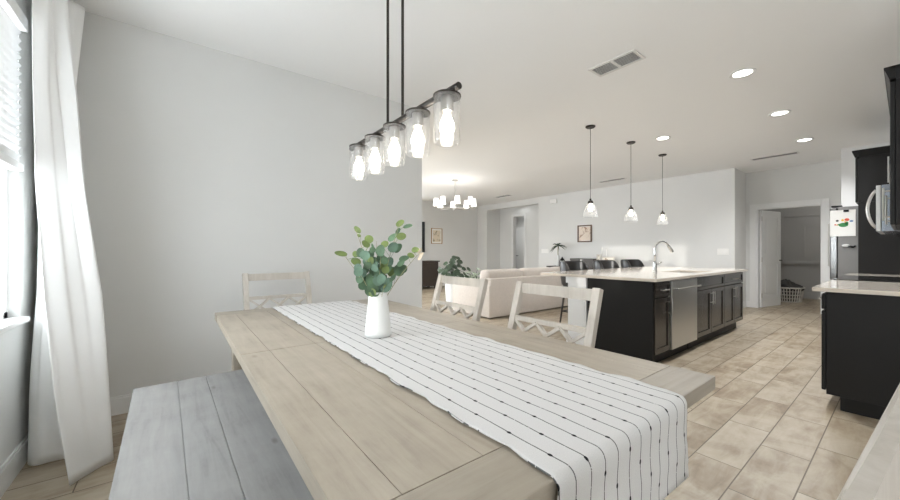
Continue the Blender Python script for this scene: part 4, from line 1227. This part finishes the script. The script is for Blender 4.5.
# ------------------------------------------------------------------ lights
def area(name, loc, rot, sx, sy, power, col=(1, 1, 1), portal=False, spread=180):
    l = bpy.data.lights.new(name, 'AREA'); l.shape = 'RECTANGLE'; l.size = sx; l.size_y = sy
    l.energy = power; l.color = col; l.spread = R(spread)
    if portal: l.cycles.is_portal = True
    o = bpy.data.objects.new(name, l); o.location = loc; o.rotation_euler = rot
    link(o); return o
def spot(name, loc, power, col=(.97, .985, 1.0), ang=150, blend=0.6, rad=0.07):
    l = bpy.data.lights.new(name, 'SPOT'); l.energy = power; l.color = col; l.spot_size = R(ang); l.spot_blend = blend; l.shadow_soft_size = rad
    o = bpy.data.objects.new(name, l); o.location = loc; link(o); return o
def pointl(name, loc, power, col=(.98, .985, 1.0), rad=0.03):
    l = bpy.data.lights.new(name, 'POINT'); l.energy = power; l.color = col; l.shadow_soft_size = rad
    o = bpy.data.objects.new(name, l); o.location = loc; link(o); return o

K = 1.0
# daylight portals at the window and the unseen openings added for light
area('window_portal', (WX-0.15, (WY0+WY1)/2, (WZ0+WZ1)/2), (0, R(-90), 0), WZ1-WZ0, WY1-WY0, 1, portal=True)
area('unseen_opening_portal', (WX-0.15, -1.48, 1.3), (0, R(-90), 0), 2.6, 0.84, 1, portal=True)
area('den_portal', (2.05, 5.85, 1.1), (0, R(-90), 0), 2.2, 1.7, 1, portal=True)
area('living_portal', (4.0, LY+0.06, 1.3), (R(-90), 0, 0), 4.0, 2.3, 1, portal=True)
for i, (x, y) in enumerate(((4.16, .94), (5.72, .94), (7.38, .94), (5.62, 2.19))):
    spot('downlight_or_fill_lamp', (x, y, CH-0.02), 92*K)
# fill spots added to brighten the living room, without fixtures of their own
for x, y in ((3.6, 5.2), (3.4, 7.6), (6.0, 7.6), (6.4, 5.6)):
    spot('downlight_or_fill_lamp', (x, y, CH-0.02), 48*K)
spot('hall_fill', (10.1, 8.6, CH-0.02), 45*K)  # fill spots added to brighten the hall, no fixture modelled
spot('hall_fill', (9.1, 8.0, CH-0.02), 3*K)
pointl('laundry_fill', (11.2, 0.5, 2.6), 9*K, (1, .97, .93), 0.1)  # fill light added to lift the dim laundry room
for i in range(5):
    pointl('jar_lamp', (LXc, 1.009+0.19425*i, 1.622), 33.0*K, rad=0.028)
for x in (4.33, 5.45, 6.58):
    pointl('pendant_lamp', (x, 2.57, 1.745), 17.0*K, rad=0.03)
pointl('chandelier_lamp', (cx, cy, 2.35), 3.5*K, rad=0.3)

sun = bpy.data.lights.new('low_sun', 'SUN'); sun.energy = 0.85; sun.angle = R(0.7); sun.color = (1.0, 0.95, 0.88)
so2 = link(bpy.data.objects.new('low_sun', sun))
so2.rotation_euler = Vector((1, 0.22, -0.030)).to_track_quat('-Z', 'Y').to_euler()
so2.location = (-6, 0, 3)

wd = bpy.data.worlds.new('sky'); S.world = wd; wd.use_nodes = True
nt = wd.node_tree
bg = nt.nodes['Background']
bg.inputs['Color'].default_value = (0.90, 0.95, 1.0, 1)
bg.inputs['Strength'].default_value = 6.6

# ------------------------------------------------------------------ camera
cam = bpy.data.cameras.new('camera')
cam.sensor_width = 36.0; cam.sensor_fit = 'HORIZONTAL'
cam.lens = 353.0/900*36
cam.shift_y = 1.5/900
cam.clip_start = 0.02
co = link(bpy.data.objects.new('camera', cam))
co.location = (0, 0, 1.17)
co.rotation_euler = (R(90), 0, -math.atan2(272, 353))
S.camera = co

S.view_settings.view_transform = 'Standard'
S.view_settings.look = 'None'
S.view_settings.gamma = 1.0
S.view_settings.use_curve_mapping = False
S.view_settings.exposure = 0.50
S.cycles.max_bounces = 10
S.cycles.diffuse_bounces = 6
S.cycles.transparent_max_bounces = 16
S.cycles.use_denoising = True
S.cycles.sample_clamp_indirect = 4.0
S.cycles.sample_clamp_direct = 6.0
